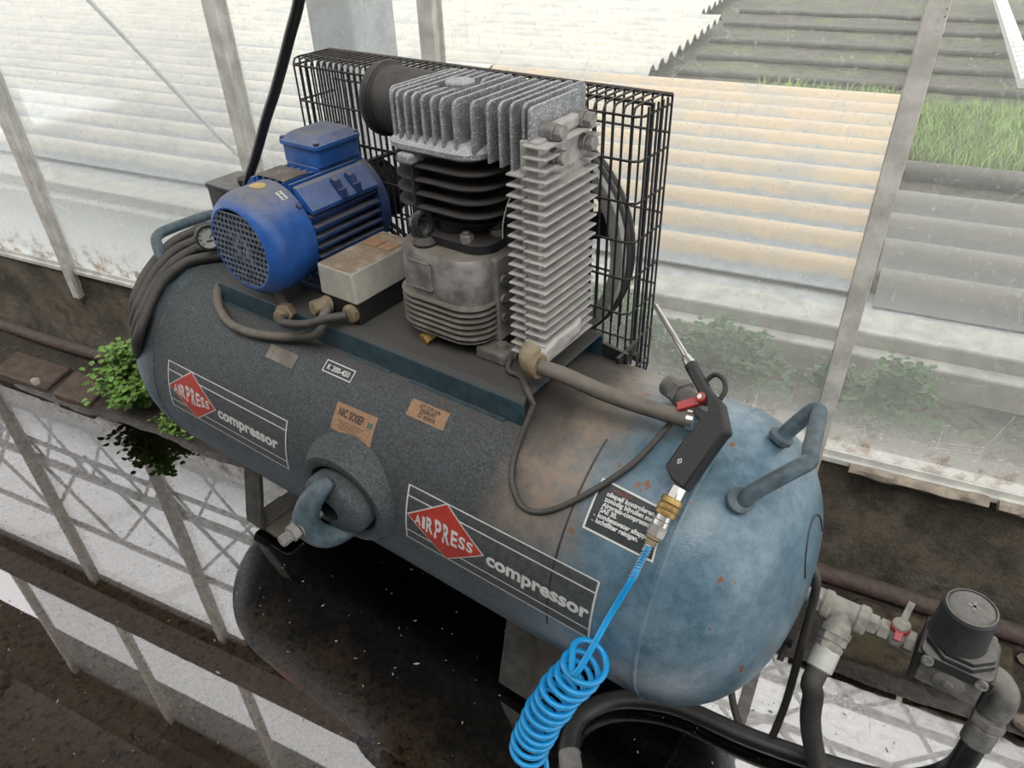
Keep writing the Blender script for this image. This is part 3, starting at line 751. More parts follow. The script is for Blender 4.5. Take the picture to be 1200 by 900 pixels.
# saddle plate -------------------------------------------------------
ZP = .648
mb = MB(); x0, x1, ya, yb = -.377, .300, -.104, .108
poly = [(ya-.004, .592), (ya+.001, .592), (ya+.001, ZP-.012), (ya+.006, ZP-.005), (yb-.006, ZP-.005), (yb-.001, ZP-.012), (yb-.001, .592), (yb+.004, .592), (yb+.004, ZP-.008), (yb-.004, ZP), (ya+.004, ZP), (ya-.004, ZP-.008)]
mb.prism(poly, lambda a, b, t: Vector((t, a, b)), x0, x1)
saddle = mb.build('saddle_plate', M['teal_dark'], comp, 30, bevel=.001)
for a, b in ((-.36, -.20), (-.05, .05), (.09, .27)):
    mb = MB(); mb.tube([(a + (b-a)*i/10, -.1085, .6005 + .0008*math.sin(i*2.1)) for i in range(11)], .004, 6)
    mb.build('weld_bead', M['teal_dark'], saddle, 50)

# ================================================================== electric motor
XM, ZM, RC = -.214, .759, .0855
mb = MB()
mb.lathe([(-.066, .070), (.086, .070)], (XM, 0, ZM), (0, 1, 0), 40)
motor = mb.build('electric_motor', M['motor_blue'], comp, 40)
# fan cowl
mb = MB()
prof_c = [(-.146, .064), (-.1465, .067), (-.143, .073), (-.137, .0785), (-.128, .083), (-.117, RC), (-.062, RC), (-.062, RC-.003), (-.115, RC-.003), (-.128, .080), (-.138, .072), (-.142, .064)]
mb.lathe(prof_c, (XM, 0, ZM), (0, 1, 0), 56, False, False)
cowl = mb.build('fan_cowl', M['motor_blue'], motor, 35)
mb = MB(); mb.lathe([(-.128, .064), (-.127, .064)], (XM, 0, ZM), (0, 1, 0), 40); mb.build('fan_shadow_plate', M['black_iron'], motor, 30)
# grille with square openings
mb = MB(); RG = .0655; pit = .0098; row = 0; z = -RG + .004
bar = .0023
zz_ = []
while z < RG:
    w_ = math.sqrt(max(0, RG*RG - z*z))
    mb.box((XM-w_, -.1462, ZM+z-bar/2), (XM+w_, -.1435, ZM+z+bar/2)); zz_.append(z); z += pit
for r_, z in enumerate(zz_[:-1]):
    w_ = math.sqrt(max(0, RG*RG - (z+pit/2)**2)); x = -w_ + (.002 if r_ % 2 else .0066)
    while x < w_:
        wide = bar
        if abs(x) < .022 and abs(z+pit/2) < .022 and ((r_ + int((x+1)*110)) % 2 == 0): wide = .0086
        mb.box((XM+x-wide/2, -.1460, ZM+z), (XM+x+wide/2, -.1437, ZM+z+pit)); x += pit
mb.build('cowl_grille', M['grille'], motor, 0)
# side fins, each a plate
for sg in (1, -1):
    for i in range(7):
        dz = -.062 + i*.0165
        xi = math.sqrt(max(.0001, .069**2 - dz**2)) - .003; xo = .0865 if i not in (0, 6) else .080
        mb = MB(); a, b = sorted((XM+sg*xi, XM+sg*xo)); mb.box((a, -.060, ZM+dz-.0022), (b, .083, ZM+dz+.0022))
        mb.build('motor_fin', M['motor_fin'], motor, 0)
for i in range(6):
    dx = -.040 + i*.016; zi = math.sqrt(.069**2 - dx**2) - .003
    mb = MB(); mb.box((XM+dx-.002, -.060, ZM+zi), (XM+dx+.002, .083, ZM+.0845)); mb.build('motor_fin', M['motor_blue'], motor, 0)
# sloping shoulder panels
for sg in (1, -1):
    mb = MB(); poly = [(.046, .082), (.056, .080), (.086, .050), (.084, .043), (.052, .055)]
    mb.prism(poly, lambda a, b, t: Vector((XM+sg*a, t, ZM+b)), -.060, .085); mb.build('motor_shoulder', M['motor_blue'], motor, 30, bevel=.001)
mb = MB(); mb.lathe([(.083, .080), (.086, .0885), (.104, .0885), (.110, .075), (.112, .03)], (XM, 0, ZM), (0, 1, 0), 40); mb.build('end_shield', M['motor_fin'], motor, 35)
mb = MB(); mb.cyl((XM, .105, ZM), (XM, .19, ZM), .014, 16); mb.build('motor_shaft', M['steel'], motor, 30)
mb = MB(); mb.lathe([(.145, .05), (.148, .055), (.153, .046), (.158, .046), (.163, .055), (.168, .046), (.173, .046), (.178, .055), (.181, .05)], (XM, 0, ZM), (0, 1, 0), 36); mb.build('motor_pulley', M['black_iron'], motor, 30)
for y in (-.032, .056):
    mb = MB(); mb.box((XM-.095, y-.016, .652), (XM+.095, y+.016, .664)); mb.box((XM-.062, y-.012, .662), (XM-.03, y+.012, .705)); mb.box((XM+.03, y-.012, .662), (XM+.062, y+.012, .705))
    mb.build('motor_foot', M['motor_fin'], motor, 0, bevel=.002)
for y0 in (.002, .034):     # lifting lugs on the shoulder
    mb = MB(); mb.prism([(.060, .072), (.064, .082), (.074, .078), (.080, .064), (.086, .066), (.088, .050), (.078, .052)], lambda a, b, t: Vector((XM+a, t, ZM+b)), y0, y0+.013)
    mb.build('clamp_lug', M['motor_fin'], motor, 0, bevel=.001)
# terminal box
mb = MB(); mb.prism(rrect(.078, .098, .004, 3, XM-.001, .052), lambda a, b, t: Vector((a, b, t)), .835, .850)
mb.prism(rrect(.086, .092, .006, 3, XM-.001, .050), lambda a, b, t: Vector((a, b, t)), .850, .880)
tbx = mb.build('terminal_box', M['motor_blue'], motor, 30, bevel=.001)
mb = MB(); mb.prism(rrect(.095, .101, .010, 4, XM-.001, .050), lambda a, b, t: Vector((a, b, t)), .879, .886)
P1 = rrect(.092, .098, .010, 4, XM-.001, .050); P2 = rrect(.066, .076, .008, 4, XM-.001, .052)
n_ = len(P1); mb.add([Vector((a, b, .886)) for a, b in P1] + [Vector((a, b, .896)) for a, b in P2], [(i, (i+1) % n_, n_+(i+1) % n_, n_+i) for i in range(n_)] + [tuple(range(n_, 2*n_))])
mb.build('terminal_box_lid', M['motor_blue'], motor, 30, bevel=.001)
for sx in (-1, 1):
    for sy in (-1, 1):
        mb = MB(); mb.cyl((XM-.001+sx*.040, .050+sy*.043, .884), (XM-.001+sx*.040, .050+sy*.043, .890), .005, 10); mb.build('lid_screw', M['motor_fin'], motor, 30)
mb = MB(); mb.cyl((XM-.045, .050, .862), (XM-.068, .050, .862), .013, 12, .002); mb.build('cable_gland', M['motor_blue'], motor, 30)
# labels on the motor
mb = MB()
def cw(a, y, l=.0006): return Vector((XM+(RC+l)*math.sin(R_(a)), y, ZM+(RC+l)*math.cos(R_(a))))
for i in range(20):
    a0, a1 = 2*math.pi*i/20, 2*math.pi*(i+1)/20
    mb.add([cw(1, -.090), cw(1+math.cos(a0)*9.5, -.090+math.sin(a0)*.012), cw(1+math.cos(a1)*9.5, -.090+math.sin(a1)*.012)], [(0, 1, 2)])
mb.build('round_label', M['tan_label'], motor, 60, label='oval tan quality label')
mb = MB(); vs = [cw(a, y) for y in (-.085, -.074) for a in (24, 28, 32, 36)]
mb.add(vs, [(0, 1, 5, 4), (1, 2, 6, 5), (2, 3, 7, 6)]); mb.build('white_label', M['white_label'], motor, 60)
mb = MB()
for a0, w_ in ((25.2, 1.2), (27.4, .8), (29.4, 1.6), (32.2, 1.), (34., 1.2)):
    mb.add([cw(a0, -.0825, .001), cw(a0+w_, -.0825, .001), cw(a0+w_, -.0768, .001), cw(a0, -.0768, .001)], [(0, 1, 2, 3)])
mb.build('label_print', M['black_print'], motor, 0)
mb = MB(); mb.box((XM-.040, -.058, ZM+.085), (XM+.026, -.008, ZM+.088)); mb.build('rating_plate', M['alloy_grey'], motor, 0, bevel=.001)
for a in (48, -55, 140): 
    mb = MB(); p = cw(a, -.068, 0); d = (p - Vector((XM, -.068, ZM))).normalized(); mb.cyl(p-d*.002, p+d*.004, .0045, 8); mb.build('cowl_screw', M['motor_fin'], motor, 30)

# ================================================================== switch box
mb = MB(); mb.box((-.103, -.086, ZP), (-.030, .055, .689)); sw = mb.build('switch_box', M['plastic'], comp, 0, bevel=.002)
mb = MB(); mb.prism([(-.108, -.090), (-.026, -.090), (-.026, .058), (-.108, .058)], lambda a, b, t: Vector((a + (.003 if t > .7 and a < -.06 else (-.003 if t > .7 else 0)), b, t)), .687, .741)
mb.build('switch_cover', M['cream'], sw, 0, bevel=.003)
mb = MB(); mb.box((-.096, .000, .741), (-.066, .030, .7425)); mb.box((-.062, .000, .741), (-.036, .030, .7425)); mb.build('switch_window', M['orange_label'], sw, 0, bevel=.0005)
for gx, gz, ln in ((-.098, .668, .030), (-.044, .668, .010)):
    mb = MB(); mb.lathe([(0, .015), (.008, .015), (.009, .013), (ln, .012), (ln+.001, .009)], (gx, -.086, gz), (-.25 if ln > .02 else 0, -1, .1), 12); mb.build('cable_gland', M['gland'], sw, 30)
mb = MB(); mb.hexa((-.180, -.110, .640), (-.170, -.128, .645), .017); mb.lathe([(0, .012), (.014, .011)], (-.170, -.128, .645), (.6, -1, .2), 14)
mb.build('wall_gland', M['gland'], saddle, 30, bevel=.001)
mb = MB(); mb.tube(cr([(-.160, -.135, .646), (-.140, -.150, .650), (-.100, -.140, .655), (-.070, -.118, .664), (-.046, -.098, .667)], 8), .0075, 10); mb.build('power_lead', M['rubber'], sw, 60)
mb = MB(); mb.tube(cr([(-.240, -.085, .672), (-.220, -.095, .665), (-.195, -.105, .650), (-.182, -.108, .643)], 6), .0075, 10); mb.build('power_lead', M['cable'], sw, 60)
mb = MB(); mb.tube(cr([(-.094, -.092, .668), (-.080, -.118, .660), (-.088, -.128, .637), (-.137, -.130, .616), (-.182, -.134, .602), (-.239, -.144, .594), (-.296, -.146, .592), (-.337, -.137, .599), (-.368, -.121, .611), (-.382, -.100, .628), (-.384, -.07, .628)], 8), .0085, 10)
mb.build('power_lead', M['cable'], sw, 60)

# ================================================================== pump: crankcase
CX = .121
mb = MB()
sec = lambda w, y0, y1, r: rrect(w, y1-y0, r, 6, CX, (y0+y1)/2)
def loft(mb, rings, cap=True):
    n = len(rings[0][0]); vs = [Vector((a, b, z)) for poly, z in rings for a, b in poly]
    fs = [(i*n+k, i*n+(k+1) % n, (i+1)*n+(k+1) % n, (i+1)*n+k) for i in range(len(rings)-1) for k in range(n)]
    if cap: fs += [tuple(range(n-1, -1, -1)), tuple((len(rings)-1)*n+k for k in range(n))]
    return mb.add(vs, fs)
loft(mb, [(sec(.120, -.055, .10, .03), .668), (sec(.140, -.066, .10, .036), .680), (sec(.150, -.072, .10, .040), .742), (sec(.152, -.073, .10, .042), .795), (sec(.148, -.070, .10, .042), .803), (sec(.142, -.066, .10, .040), .805)])
crank = mb.build('crankcase', M['alloy_grey'], comp, 40)
for i in range(7):
    z = .674 + i*.0095; q = -.004 if i == 0 else 0
    mb = MB(); loft(mb, [(sec(.150+q*2, -.071-q, .098, .040), z-.0012), (sec(.162+q*2, -.079-q, .098, .044), z), (sec(.162+q*2, -.079-q, .098, .044), z+.0022), (sec(.150+q*2, -.071-q, .098, .040), z+.0034)])
    mb.build('sump_rib', M['alloy_grey'], crank, 30)
mb = MB(); mb.box((.082, -.0765, .748), (.122, -.070, .790)); pl = mb.build('blank_plate', M['alloy_grey'], crank, 0, bevel=.002)
mb = MB()
for a, b in (((.081, -.0775, .747), (.123, -.0735, .750)), ((.081, -.0775, .788), (.123, -.0735, .791)), ((.081, -.0775, .747), (.084, -.0735, .791)), ((.120, -.0775, .747), (.123, -.0735, .791))): mb.box(a, b)
mb.build('plate_rim', M['alloy_grey'], crank, 0, bevel=.001)
# flat side cover on the right with cap screws
mb = MB(); mb.box((.192, -.030, .668), (.205, .095, .800)); mb.build('side_cover', M['alloy_grey'], crank, 0, bevel=.003)
for z in (.765, .735, .705):
    mb = MB(); mb.lathe([(0, .0075), (.004, .0075), (.0045, .006), (.0045, .0035), (.002, .0030)], (.205, -.018, z), (1, 0, 0), 14); mb.build('cover_screw', M['steel'], crank, 30)
for (a, b) in (((.180, -.058, ZP), (.232, -.022, .668)), ((.180, .06, ZP), (.232, .095, .668)), ((.010, .06, ZP), (.062, .095, .668))):
    mb = MB(); mb.box(a, b); o = mb.build('crankcase_foot', M['alloy_grey'], crank, 0, bevel=.004)
    mb = MB(); mx, my = (.216 if a[0] > .1 else .026), (a[1]+b[1])/2; mb.hexa((mx, my, .668), (mx, my, .675), .009); mb.build('foot_bolt', M['steel'], crank, 30)
mb = MB(); mb.hexa((.095, -.056, .660), (.092, -.074, .656), .010); mb.build('drain_plug', M['brass'], crank, 30)
# eye bolt
mb = MB(); ex, ey = .094, -.050; pts = [(ex + .004*math.cos(a), ey + .012*math.cos(a), .836 + .017*math.sin(a)) for a in [2*math.pi*i/20 for i in range(20)]]
mb.tube(pts, .0052, 10, True); mb.lathe([(0, .017), (.004, .0175), (.008, .014), (.012, .009), (.018, .008)], (ex, ey, .805), (0, 0, 1), 18); mb.build('eye_bolt', M['black_iron'], crank, 40)

# cylinder block with horizontal fins
mb = MB(); mb.lathe([(.822, .058), (.945, .058)], (CX, .022, 0), (0, 0, 1), 32)
loft(mb, [(rrect(.150, .135, .03, 5, CX, .022), .806), (rrect(.150, .135, .03, 5, CX, .022), .818), (rrect(.11, .10, .03, 5, CX, .022), .826)])
cylb = mb.build('cylinder_block', M['black_fin'], comp, 35)
for i, z in enumerate((.842, .860, .879, .898, .917)):
    wx = .145 if i == 0 else .176; wy = .125 if i == 0 else .158
    mb = MB(); loft(mb, [(rrect(wx-.006, wy-.006, .045, 7, CX, .022), z-.0015), (rrect(wx, wy, .048, 7, CX, .022), z), (rrect(wx, wy, .048, 7, CX, .022), z+.0014), (rrect(wx-.006, wy-.006, .045, 7, CX, .022), z+.003)])
    mb.build('cylinder_fin', M['black_fin'], cylb, 40)
mb = MB(); mb.box((.088, -.058, .842), (.092, -.02, .917)); mb.build('fin_web', M['black_iron'], cylb, 0)
for bx, by in ((.060, -.030), (.160, -.036), (.182, .0), (.060, .074), (.182, .074)):
    mb = MB(); mb.hexa((bx, by, .818), (bx, by, .830), .010); mb.cyl((bx, by, .83), (bx, by, .834), .005, 8); mb.build('base_bolt', M['steel'], cylb, 30, bevel=.001)

# cylinder head
mb = MB(); loft(mb, [(rrect(.150, .155, .030, 6, CX, .022), .936), (rrect(.162, .166, .036, 6, CX, .022), .940), (rrect(.162, .166, .036, 6, CX, .022), .946), (rrect(.150, .150, .03, 6, CX, .022), .951), (rrect(.140, .140, .03, 6, CX, .022), .956)])
mb.box((.19, -.020, .945), (.275, .075, .975))
head = mb.build('cylinder_head', M['alloy'], comp, 35)
def headfin(x, y0, y1, z0, z1, th=.0042, r=.010, m='alloy'):
    poly = []
    for cx_, cy_, a0 in ((y1-r, z1-r, 0), (y0+r, z1-r, 90)):
        for k in range(5): a = R_(a0 + 90*k/4); poly.append((cx_ + r*math.cos(a), cy_ + r*math.sin(a)))
    poly += [(y0, z0), (y1, z0)]
    mb = MB(); mb.prism(poly, lambda a, b, t: Vector((t, a, b)), x-th/2, x+th/2); mb.build('head_fin', M[m], head, 30, bevel=.0008)
xs = [.050, .060, .073, .087, .101, .116, .132, .147, .167, .191, .212, .230, .247, .2645]
for i, x in enumerate(xs):
    inset = (.014, .006, .001)[i] if i < 3 else 0
    if i <= 8: y0, y1, z0 = -.055+inset, .100-inset, .944
    elif i == 9: y0, y1, z0 = -.050, .098, .944
    else: y0, y1, z0 = -.046, .092, .938 - .002*(i-10)
    z1 = 1.010 + (.0015*(i-9) if i > 9 else 0)
    if 4 <= i <= 6:   # fins stop at the round boss and leave a gap across
        headfin(x, y0, .002, z0, z1); headfin(x, .046, y1, z0, z1)
        mb = MB(); mb.box((x-.002, -.01, .95), (x+.002, .06, .990)); mb.build('head_fin', M['alloy'], head, 0)
    else: headfin(x, y0, y1, z0, z1)
mb = MB(); mb.lathe([(.95, .020), (1.011, .020), (1.013, .018)], (.117, .022, 0), (0, 0, 1), 28); mb.build('head_boss', M['alloy'], head, 35)
mb = MB(); mb.box((.072, -.066, .921), (.098, -.035, .935)); mb.build('head_lug', M['alloy'], head, 0, bevel=.004)

# air filter
mb = MB(); fy, fz = .046, .966
mb.lathe([(-.046, .038), (-.046, .0480), (-.042, .0505), (-.034, .0505), (-.032, .0465), (.05, .0455)], (0, fy, fz), (1, 0, 0), 40)
filt = mb.build('air_filter', M['rubber'], comp, 35)
mb = MB(); mb.lathe([(-.048, .048), (-.0485, .052), (-.042, .0535), (-.036, .052), (-.034, .048)], (0, fy, fz), (1, 0, 0), 40); mb.build('filter_rim', M['black_iron'], filt, 35)

# aftercooler: stack of horizontal fins
AX0, AX1, AY0, AY1 = .244, .304, -.060, .066
mb = MB(); mb.box((.260, -.048, .685), (.2705, .058, .975)); mb.box((.2715, -.052, .685), (.290, .060, .978))
cool = mb.build('aftercooler', M['cooler'], comp, 0, bevel=.002)
nf = 23
for i in range(nf):
    z = .680 + i*.01325
    up_ = i >= nf-4
    mb = MB(); mb.box((.2712, AY0, z), (AX1, AY0+.042 if (up_ and i < nf-1) else AY1, z+.0026)); mb.build('cooler_fin', M['cooler'], cool, 0, bevel=.0006)
    if up_ and i < nf-1:
        mb = MB(); mb.box((.2712, .042, z), (AX1, AY1+.004, z+.0026)); mb.build('cooler_fin', M['cooler'], cool, 0, bevel=.0006)
    if i < nf-3:
        mb = MB(); mb.box((AX0, AY0+.004, z+.0005), (.2698, AY1-.008, z+.0031)); mb.build('cooler_fin', M['cooler'], cool, 0, bevel=.0006)
mb = MB(); mb.prism([(-.052, .970), (-.050, 1.010), (-.046, 1.014), (.054, 1.014), (.056, .970)], lambda a, b, t: Vector((t, a, b)), .274, .279); mb.build('top_plate', M['alloy'], cool, 30, bevel=.001)
for y, z in ((-.026, .984), (.040, .984), (-.022, .954), (.046, .954)):
    mb = MB(); mb.cyl((.276, y, z), (.298, y, z), .0105, 18); mb.hexa((.298, y, z), (.309, y, z), .0095); mb.build('cooler_bolt', M['steel'], cool, 30, bevel=.0008)
mb = MB(); mb.box((.279, -.026, .976), (.294, .040, .991)); mb.build('bolt_bridge', M['cooler'], cool, 0, bevel=.004)
mb = MB(); put_text(mb, 'airpress', .012, lambda x, y: Vector((.2905, -.012+x, .928+y)), width=.040); mb.build('cast_lettering', M['alloy_grey'], cool, 0)
for i in range(9):
    for y in (-.036, .058):
        mb = MB(); z = .69 + .0265*i; mb.lathe([(0, .0032), (.0014, .003)], (.290, y, z), (1, 0, 0), 8); mb.build('pin_hole', M['black_iron'], cool, 0)
mb = MB(); mb.prism([(-.066, .684), (-.066, .705), (-.034, .712), (.006, .708), (.030, .714), (.030, .692), (-.024, .684)], lambda a, b, t: Vector((t, a, b)), .270, .308); mb.build('outlet_block', M['cooler'], cool, 30, bevel=.004)
# wire tie
mb = MB(); mb.tube(cr([(.236, -.02, .905), (.232, -.035, .890), (.230, -.045, .865), (.232, -.05, .845)], 6), .0008, 6); mb.build('tie_wire', M['zinc'], cool, 40)

# delivery pipe
mb = MB(); mb.tube(cr([(.286, -.062, .703), (.287, -.073, .698), (.294, -.080, .692), (.306, -.080, .690)], 6), .0145, 14); mb.lathe([(0, .017), (.010, .017)], (.300, -.080, .691), (1, 0, 0), 14)
dp = mb.build('delivery_elbow', M['gland'], comp, 50)
mb = MB(); mb.tube(cr([(.304, -.080, .690), (.345, -.078, .690), (.395, -.076, .684), (.440, -.066, .676), (.480, -.055, .670), (.512, -.052, .670)], 8), .0108, 14)
mb.build('delivery_hose', M['rubber_grey'], dp, 60)
mb = MB(); mb.cyl((.509, -.052, .670), (.517, -.050, .670), .0125, 14); mb.build('hose_nut', M['chrome'], dp, 30)
# check valve on the tank top
mb = MB(); mb.cyl((.485, .015, .62), (.485, .015, .652), .017, 18); mb.cyl((.446, .030, .650), (.520, -.010, .660), .0155, 18, .002); mb.hexa((.468, .020, .653), (.480, .012, .655), .020)
mb.build('check_valve', M['zinc_dark'], comp, 30)
# thin unloader line looping over the tank
mb = MB(); mb.tube(cr([(.312, -.100, .640), (.309, -.128, .600), (.312, -.150, .578), (.325, -.172, .558), (.352, -.185, .540), (.388, -.178, .548), (.430, -.150, .580), (.465, -.105, .612), (.482, -.060, .640), (.487, -.030, .650)], 10), .0042, 10)
mb.build('unloader_line', M['rubber'], comp, 60)
mb = MB(); mb.tube(cr([(.312, -.100, .640), (.300, -.095, .652), (.27, -.07, .654), (.24, -.06, .652), (.215, .0, .66)], 6), .0042, 8); mb.build('unloader_line', M['rubber'], comp, 60)

# pressure switch and gauge
mb = MB(); mb.prism(rrect(.092, .075, .006, 3, -.425, .015), lambda a, b, t: Vector((a, b, t)), .712, .772)
ps = mb.build('pressure_switch', M['plastic'], comp, 30, bevel=.002)
mb = MB(); mb.prism(rrect(.096, .079, .006, 3, -.425, .015), lambda a, b, t: Vector((a, b, t)), .772, .781); mb.build('switch_lid', M['dusty_plastic'], ps, 30, bevel=.002)
mb = MB(); mb.lathe([(0, .016), (.004, .018), (.012, .018), (.013, .012)], (-.392, .015, .781), (0, 0, 1), 18); mb.build('switch_knob', M['plastic'], ps, 30)
mb = MB(); mb.cyl((-.425, .0, .62), (-.425, .0, .715), .013, 14); mb.hexa((-.425, 0, .665), (-.425, 0, .69), .018); mb.build('riser_pipe', M['gland'], ps, 30)
gp = Vector((-.470, -.046, .681)); gd = Vector((.93, -.30, .22)).normalized()
mb = MB(); mb.cyl(gp - gd*.03, Vector((-.43, 0, .68)), .006, 10); mb.lathe([(-.028, .012), (-.024, .022), (-.002, .0235), (.003, .0235), (.003, .0205), (-.001, .020)], gp, gd, 28, True, False)
ga = mb.build('pressure_gauge', M['black_iron'], comp, 35)
mb = MB(); mb.lathe([(-.002, .0205), (-.001, .0205)], gp, gd, 28); mb.build('gauge_dial', M['dial'], ga, 30)
gx, gy, _ = frame(gd)
mb = MB(); mb.bar(gp + gx*.002, gp + gx*.012 + gy*.010, .0016, .001, gd); mb.bar(gp - gy*.006 - gx*.006, gp - gy*.006 + gx*.006, .002, .001, gd)
for i in range(9):
    a = R_(-40+32*i); e = gx*math.cos(a) + gy*math.sin(a); mb.bar(gp + e*.014, gp + e*.018, .0012, .001, gd)
mb.build('gauge_marks', M['black_print'], ga, 0)

# ================================================================== belt guard, flywheel, belts
GX0, GX1, GY0, GY1, GZ0, GZ1 = -.335, .336, .120, .203, .535, .982
wr = .0018
mb = MB()
def wire(pts, r=wr): mb.tube(pts, r, 6)
nx = 46
for i in range(nx+1):
    x = GX0 + (GX1-GX0)*i/nx
    if x < .33:
        wire([(x, GY0, .660), (x, GY0, GZ1-.010), (x, GY0+.004, GZ1-.002), (x, GY0+.012, GZ1), (x, GY1, GZ1)])
    b0 = [(x, GY1-.03, GZ0-.012), (x, GY1-.008, GZ0-.002), (x, GY1, GZ0+.014)]
    wire(b0 + [(x, GY1, GZ1)])
for j in range(8):
    z = GZ0 + .03 + j*.058
    if z < GZ1:
        if j % 2 == 0: wire([(GX0, GY1-.002, z+.02), (GX1, GY1-.002, z+.02)])
        if z > .67:
            wire([(GX0+.004, GY0-.002, z), (GX1-.012, GY0-.002, z), (GX1-.002, GY0+.006, z), (GX1, GY1, z)]); wire([(GX0, GY0, z), (GX0, GY1, z)])
        else: wire([(GX1, GY0, z), (GX1, GY1, z)]); wire([(GX0, GY0, z), (GX0, GY1, z)])
for k in range(1, 6):
    y = GY0 + (GY1-GY0)*k/6
    for x in (GX0, GX1): wire([(x, y, .62 if k < 3 else GZ0), (x, y, GZ1)])
wire([(GX0, GY1, GZ1), (GX1, GY1, GZ1)], .003); wire([(GX0, GY0+.03, GZ1-.001), (GX1, GY0+.03, GZ1-.001)], .0025)
wire([(GX0, GY1, GZ0+.014), (GX1, GY1, GZ0+.014)], .0025)
guard = mb.build('belt_guard', M['black_iron'], comp, 60, label='black welded wire cage')
mb = MB(); mb.prism([(.302, .628), (.302, .604), (.345, .596), (.345, .622)], lambda a, b, t: Vector((a, t, b)), .106, .112); mb.box((.335, .090, .594), (.340, .150, .622)); mb.cyl((.345, .13, .608), (.352, .13, .608), .007, 10)
mb.build('guard_bracket', M['black_iron'], guard, 0)
FX, FZ, FR = CX+.005, .752, .185
mb = MB(); mb.lathe([(.140, FR-.022), (.140, FR-.002), (.143, FR), (.150, FR), (.153, FR-.008), (.156, FR), (.164, FR), (.167, FR-.008), (.170, FR), (.178, FR), (.181, FR-.002), (.181, FR-.022)], (FX, 0, FZ), (0, 1, 0), 72, False, False)
mb.lathe([(.140, FR-.022), (.181, FR-.022)], (FX, 0, FZ), (0, 1, 0), 72, False, False)
fw = mb.build('flywheel', M['cooler'], comp, 30)
for i in range(5):
    a = R_(18 + 72*i); d = Vector((math.cos(a), 0, math.sin(a)))
    mb = MB(); mb.bar(Vector((FX, .160, FZ)) + d*.02, Vector((FX, .160, FZ)) + d*(FR-.012), .040, .016, (0, 1, 0)); mb.build('spoke', M['black_iron'], fw, 0, bevel=.004)
mb = MB(); mb.cyl((FX, .10, FZ), (FX, .186, FZ), .034, 24); mb.build('hub', M['black_iron'], fw, 30)
for yb_ in (.1535, .1675):
    R1, R2 = FR+.001, .052; c1, c2 = Vector((FX, yb_, FZ)), Vector((XM, yb_, ZM)); dvec = c2-c1; D = dvec.length; be = math.acos((R1-R2)/D); th = math.atan2(dvec.z, dvec.x)
    pts = []
    for i in range(37): a = th + be + (2*math.pi-2*be)*i/36; pts.append(c1 + Vector((math.cos(a), 0, math.sin(a)))*R1)
    for i in range(17): a = th - be + 2*be*i/16; pts.append(c2 + Vector((math.cos(a), 0, math.sin(a)))*R2)
    mb = MB(); mb.tube(pts, .0042, 6, True); mb.build('v_belt', M['rubber'], comp, 60)

# drain cock low on the right end
mb = MB(); mb.cyl((.655, .06, .235), (.690, .06, .235), .012, 12); mb.hexa((.668, .06, .235), (.680, .06, .235), .017); mb.cyl((.682, .06, .235), (.682, .03, .215), .005, 8)
mb.build('drain_cock', M['plastic'], comp, 30)

# ================================================================== blow gun
gun = thing('air_blow_gun', 'black air blow gun with red trigger resting on the tank beside the handle', 'blow gun', (.531, -.112, .622))
gn = Vector((-.2625, -.6617, .7023))
BODY = [(0.4924, -0.0177, 0.714), (0.501, -0.0134, 0.7212), (0.528, -0.0342, 0.7117), (0.5514, -0.0477, 0.7077), (0.572, -0.0742, 0.6905), (0.5682, -0.0783, 0.6852), (0.5499, -0.1295, 0.6302), (0.5299, -0.1216, 0.6301), (0.5157, -0.1097, 0.636), (0.5252, -0.0821, 0.6656), (0.5301, -0.0794, 0.6699), (0.5336, -0.0645, 0.6853), (0.5209, -0.0584, 0.6863), (0.5215, -0.0517, 0.6928), (0.5404, -0.0578, 0.6942), (0.5315, -0.0449, 0.703), (0.5177, -0.0385, 0.7038)]
mb = MB(); n_ = len(BODY)
vs = [Vector(p) + gn*.010 for p in BODY] + [Vector(p) - gn*.010 for p in BODY]
mb.add(vs, [tuple(range(n_)), tuple(range(2*n_-1, n_-1, -1))] + [(i, n_+i, n_+(i+1) % n_, (i+1) % n_) for i in range(n_)])
mb.build('gun_body', M['plastic'], gun, 30, bevel=.003)
mb = MB(); mb.cyl((.518, -.031, .7085), (.489, -.0085, .7205), .0085, 16, .001); mb.build('barrel_sleeve', M['plastic'], gun, 30)
mb = MB(); mb.lathe([(0, .0075), (.006, .0075), (.008, .006), (.014, .0062), (.020, .0035)], (.490, -.0095, .720), (-.76, .62, .18), 14); mb.build('nozzle_ferrule', M['chrome'], gun, 30)
mb = MB(); mb.tube([(.4822, -.003, .724), (.444, .026, .737), (.4058, .055, .750)], .0034, 12); mb.build('nozzle_tube', M['chrome'], gun, 40)
mb = MB(); mb.tube(cr([(.5179, -.0252, .7165), (.5253, -.0193, .7247), (.5382, -.0242, .7249), (.5457, -.0348, .7178), (.5433, -.0438, .7084)], 6), .0030, 10); mb.build('hanging_loop', M['plastic'], gun, 50)
mb = MB(); a, b = Vector((.4956, -.0516, .6832)), Vector((.5245, -.0435, .7017)); mb.bar(a, b, .012, .007, gn); mb.cyl(b - gn*.008, b + gn*.011, .0065, 14); mb.build('trigger', M['red'], gun, 30, bevel=.0015)
mb = MB(); mb.cyl(b + gn*.010, b + gn*.0125, .0032, 10); mb.build('trigger_pin', M['chrome'], gun, 30)
gxa = (Vector((.5424, -.0674, .6858)) - Vector((.5335, -.0857, .6652))).normalized(); gya = gn.cross(gxa).normalized(); base = Vector((.5335, -.0857, .6652)) + gn*.0102
mb = MB()
for i in range(5): mb.bar(base + gxa*(.0065*i-.004) - gya*.001, base + gxa*(.0065*i-.004) + gya*.006, .0012, .0012, gn)
mb.build('grip_rib', M['dusty_plastic'], gun, 0)
lp = Vector((.5321, -.1044, .6471)) + gn*.0104
mb = MB()
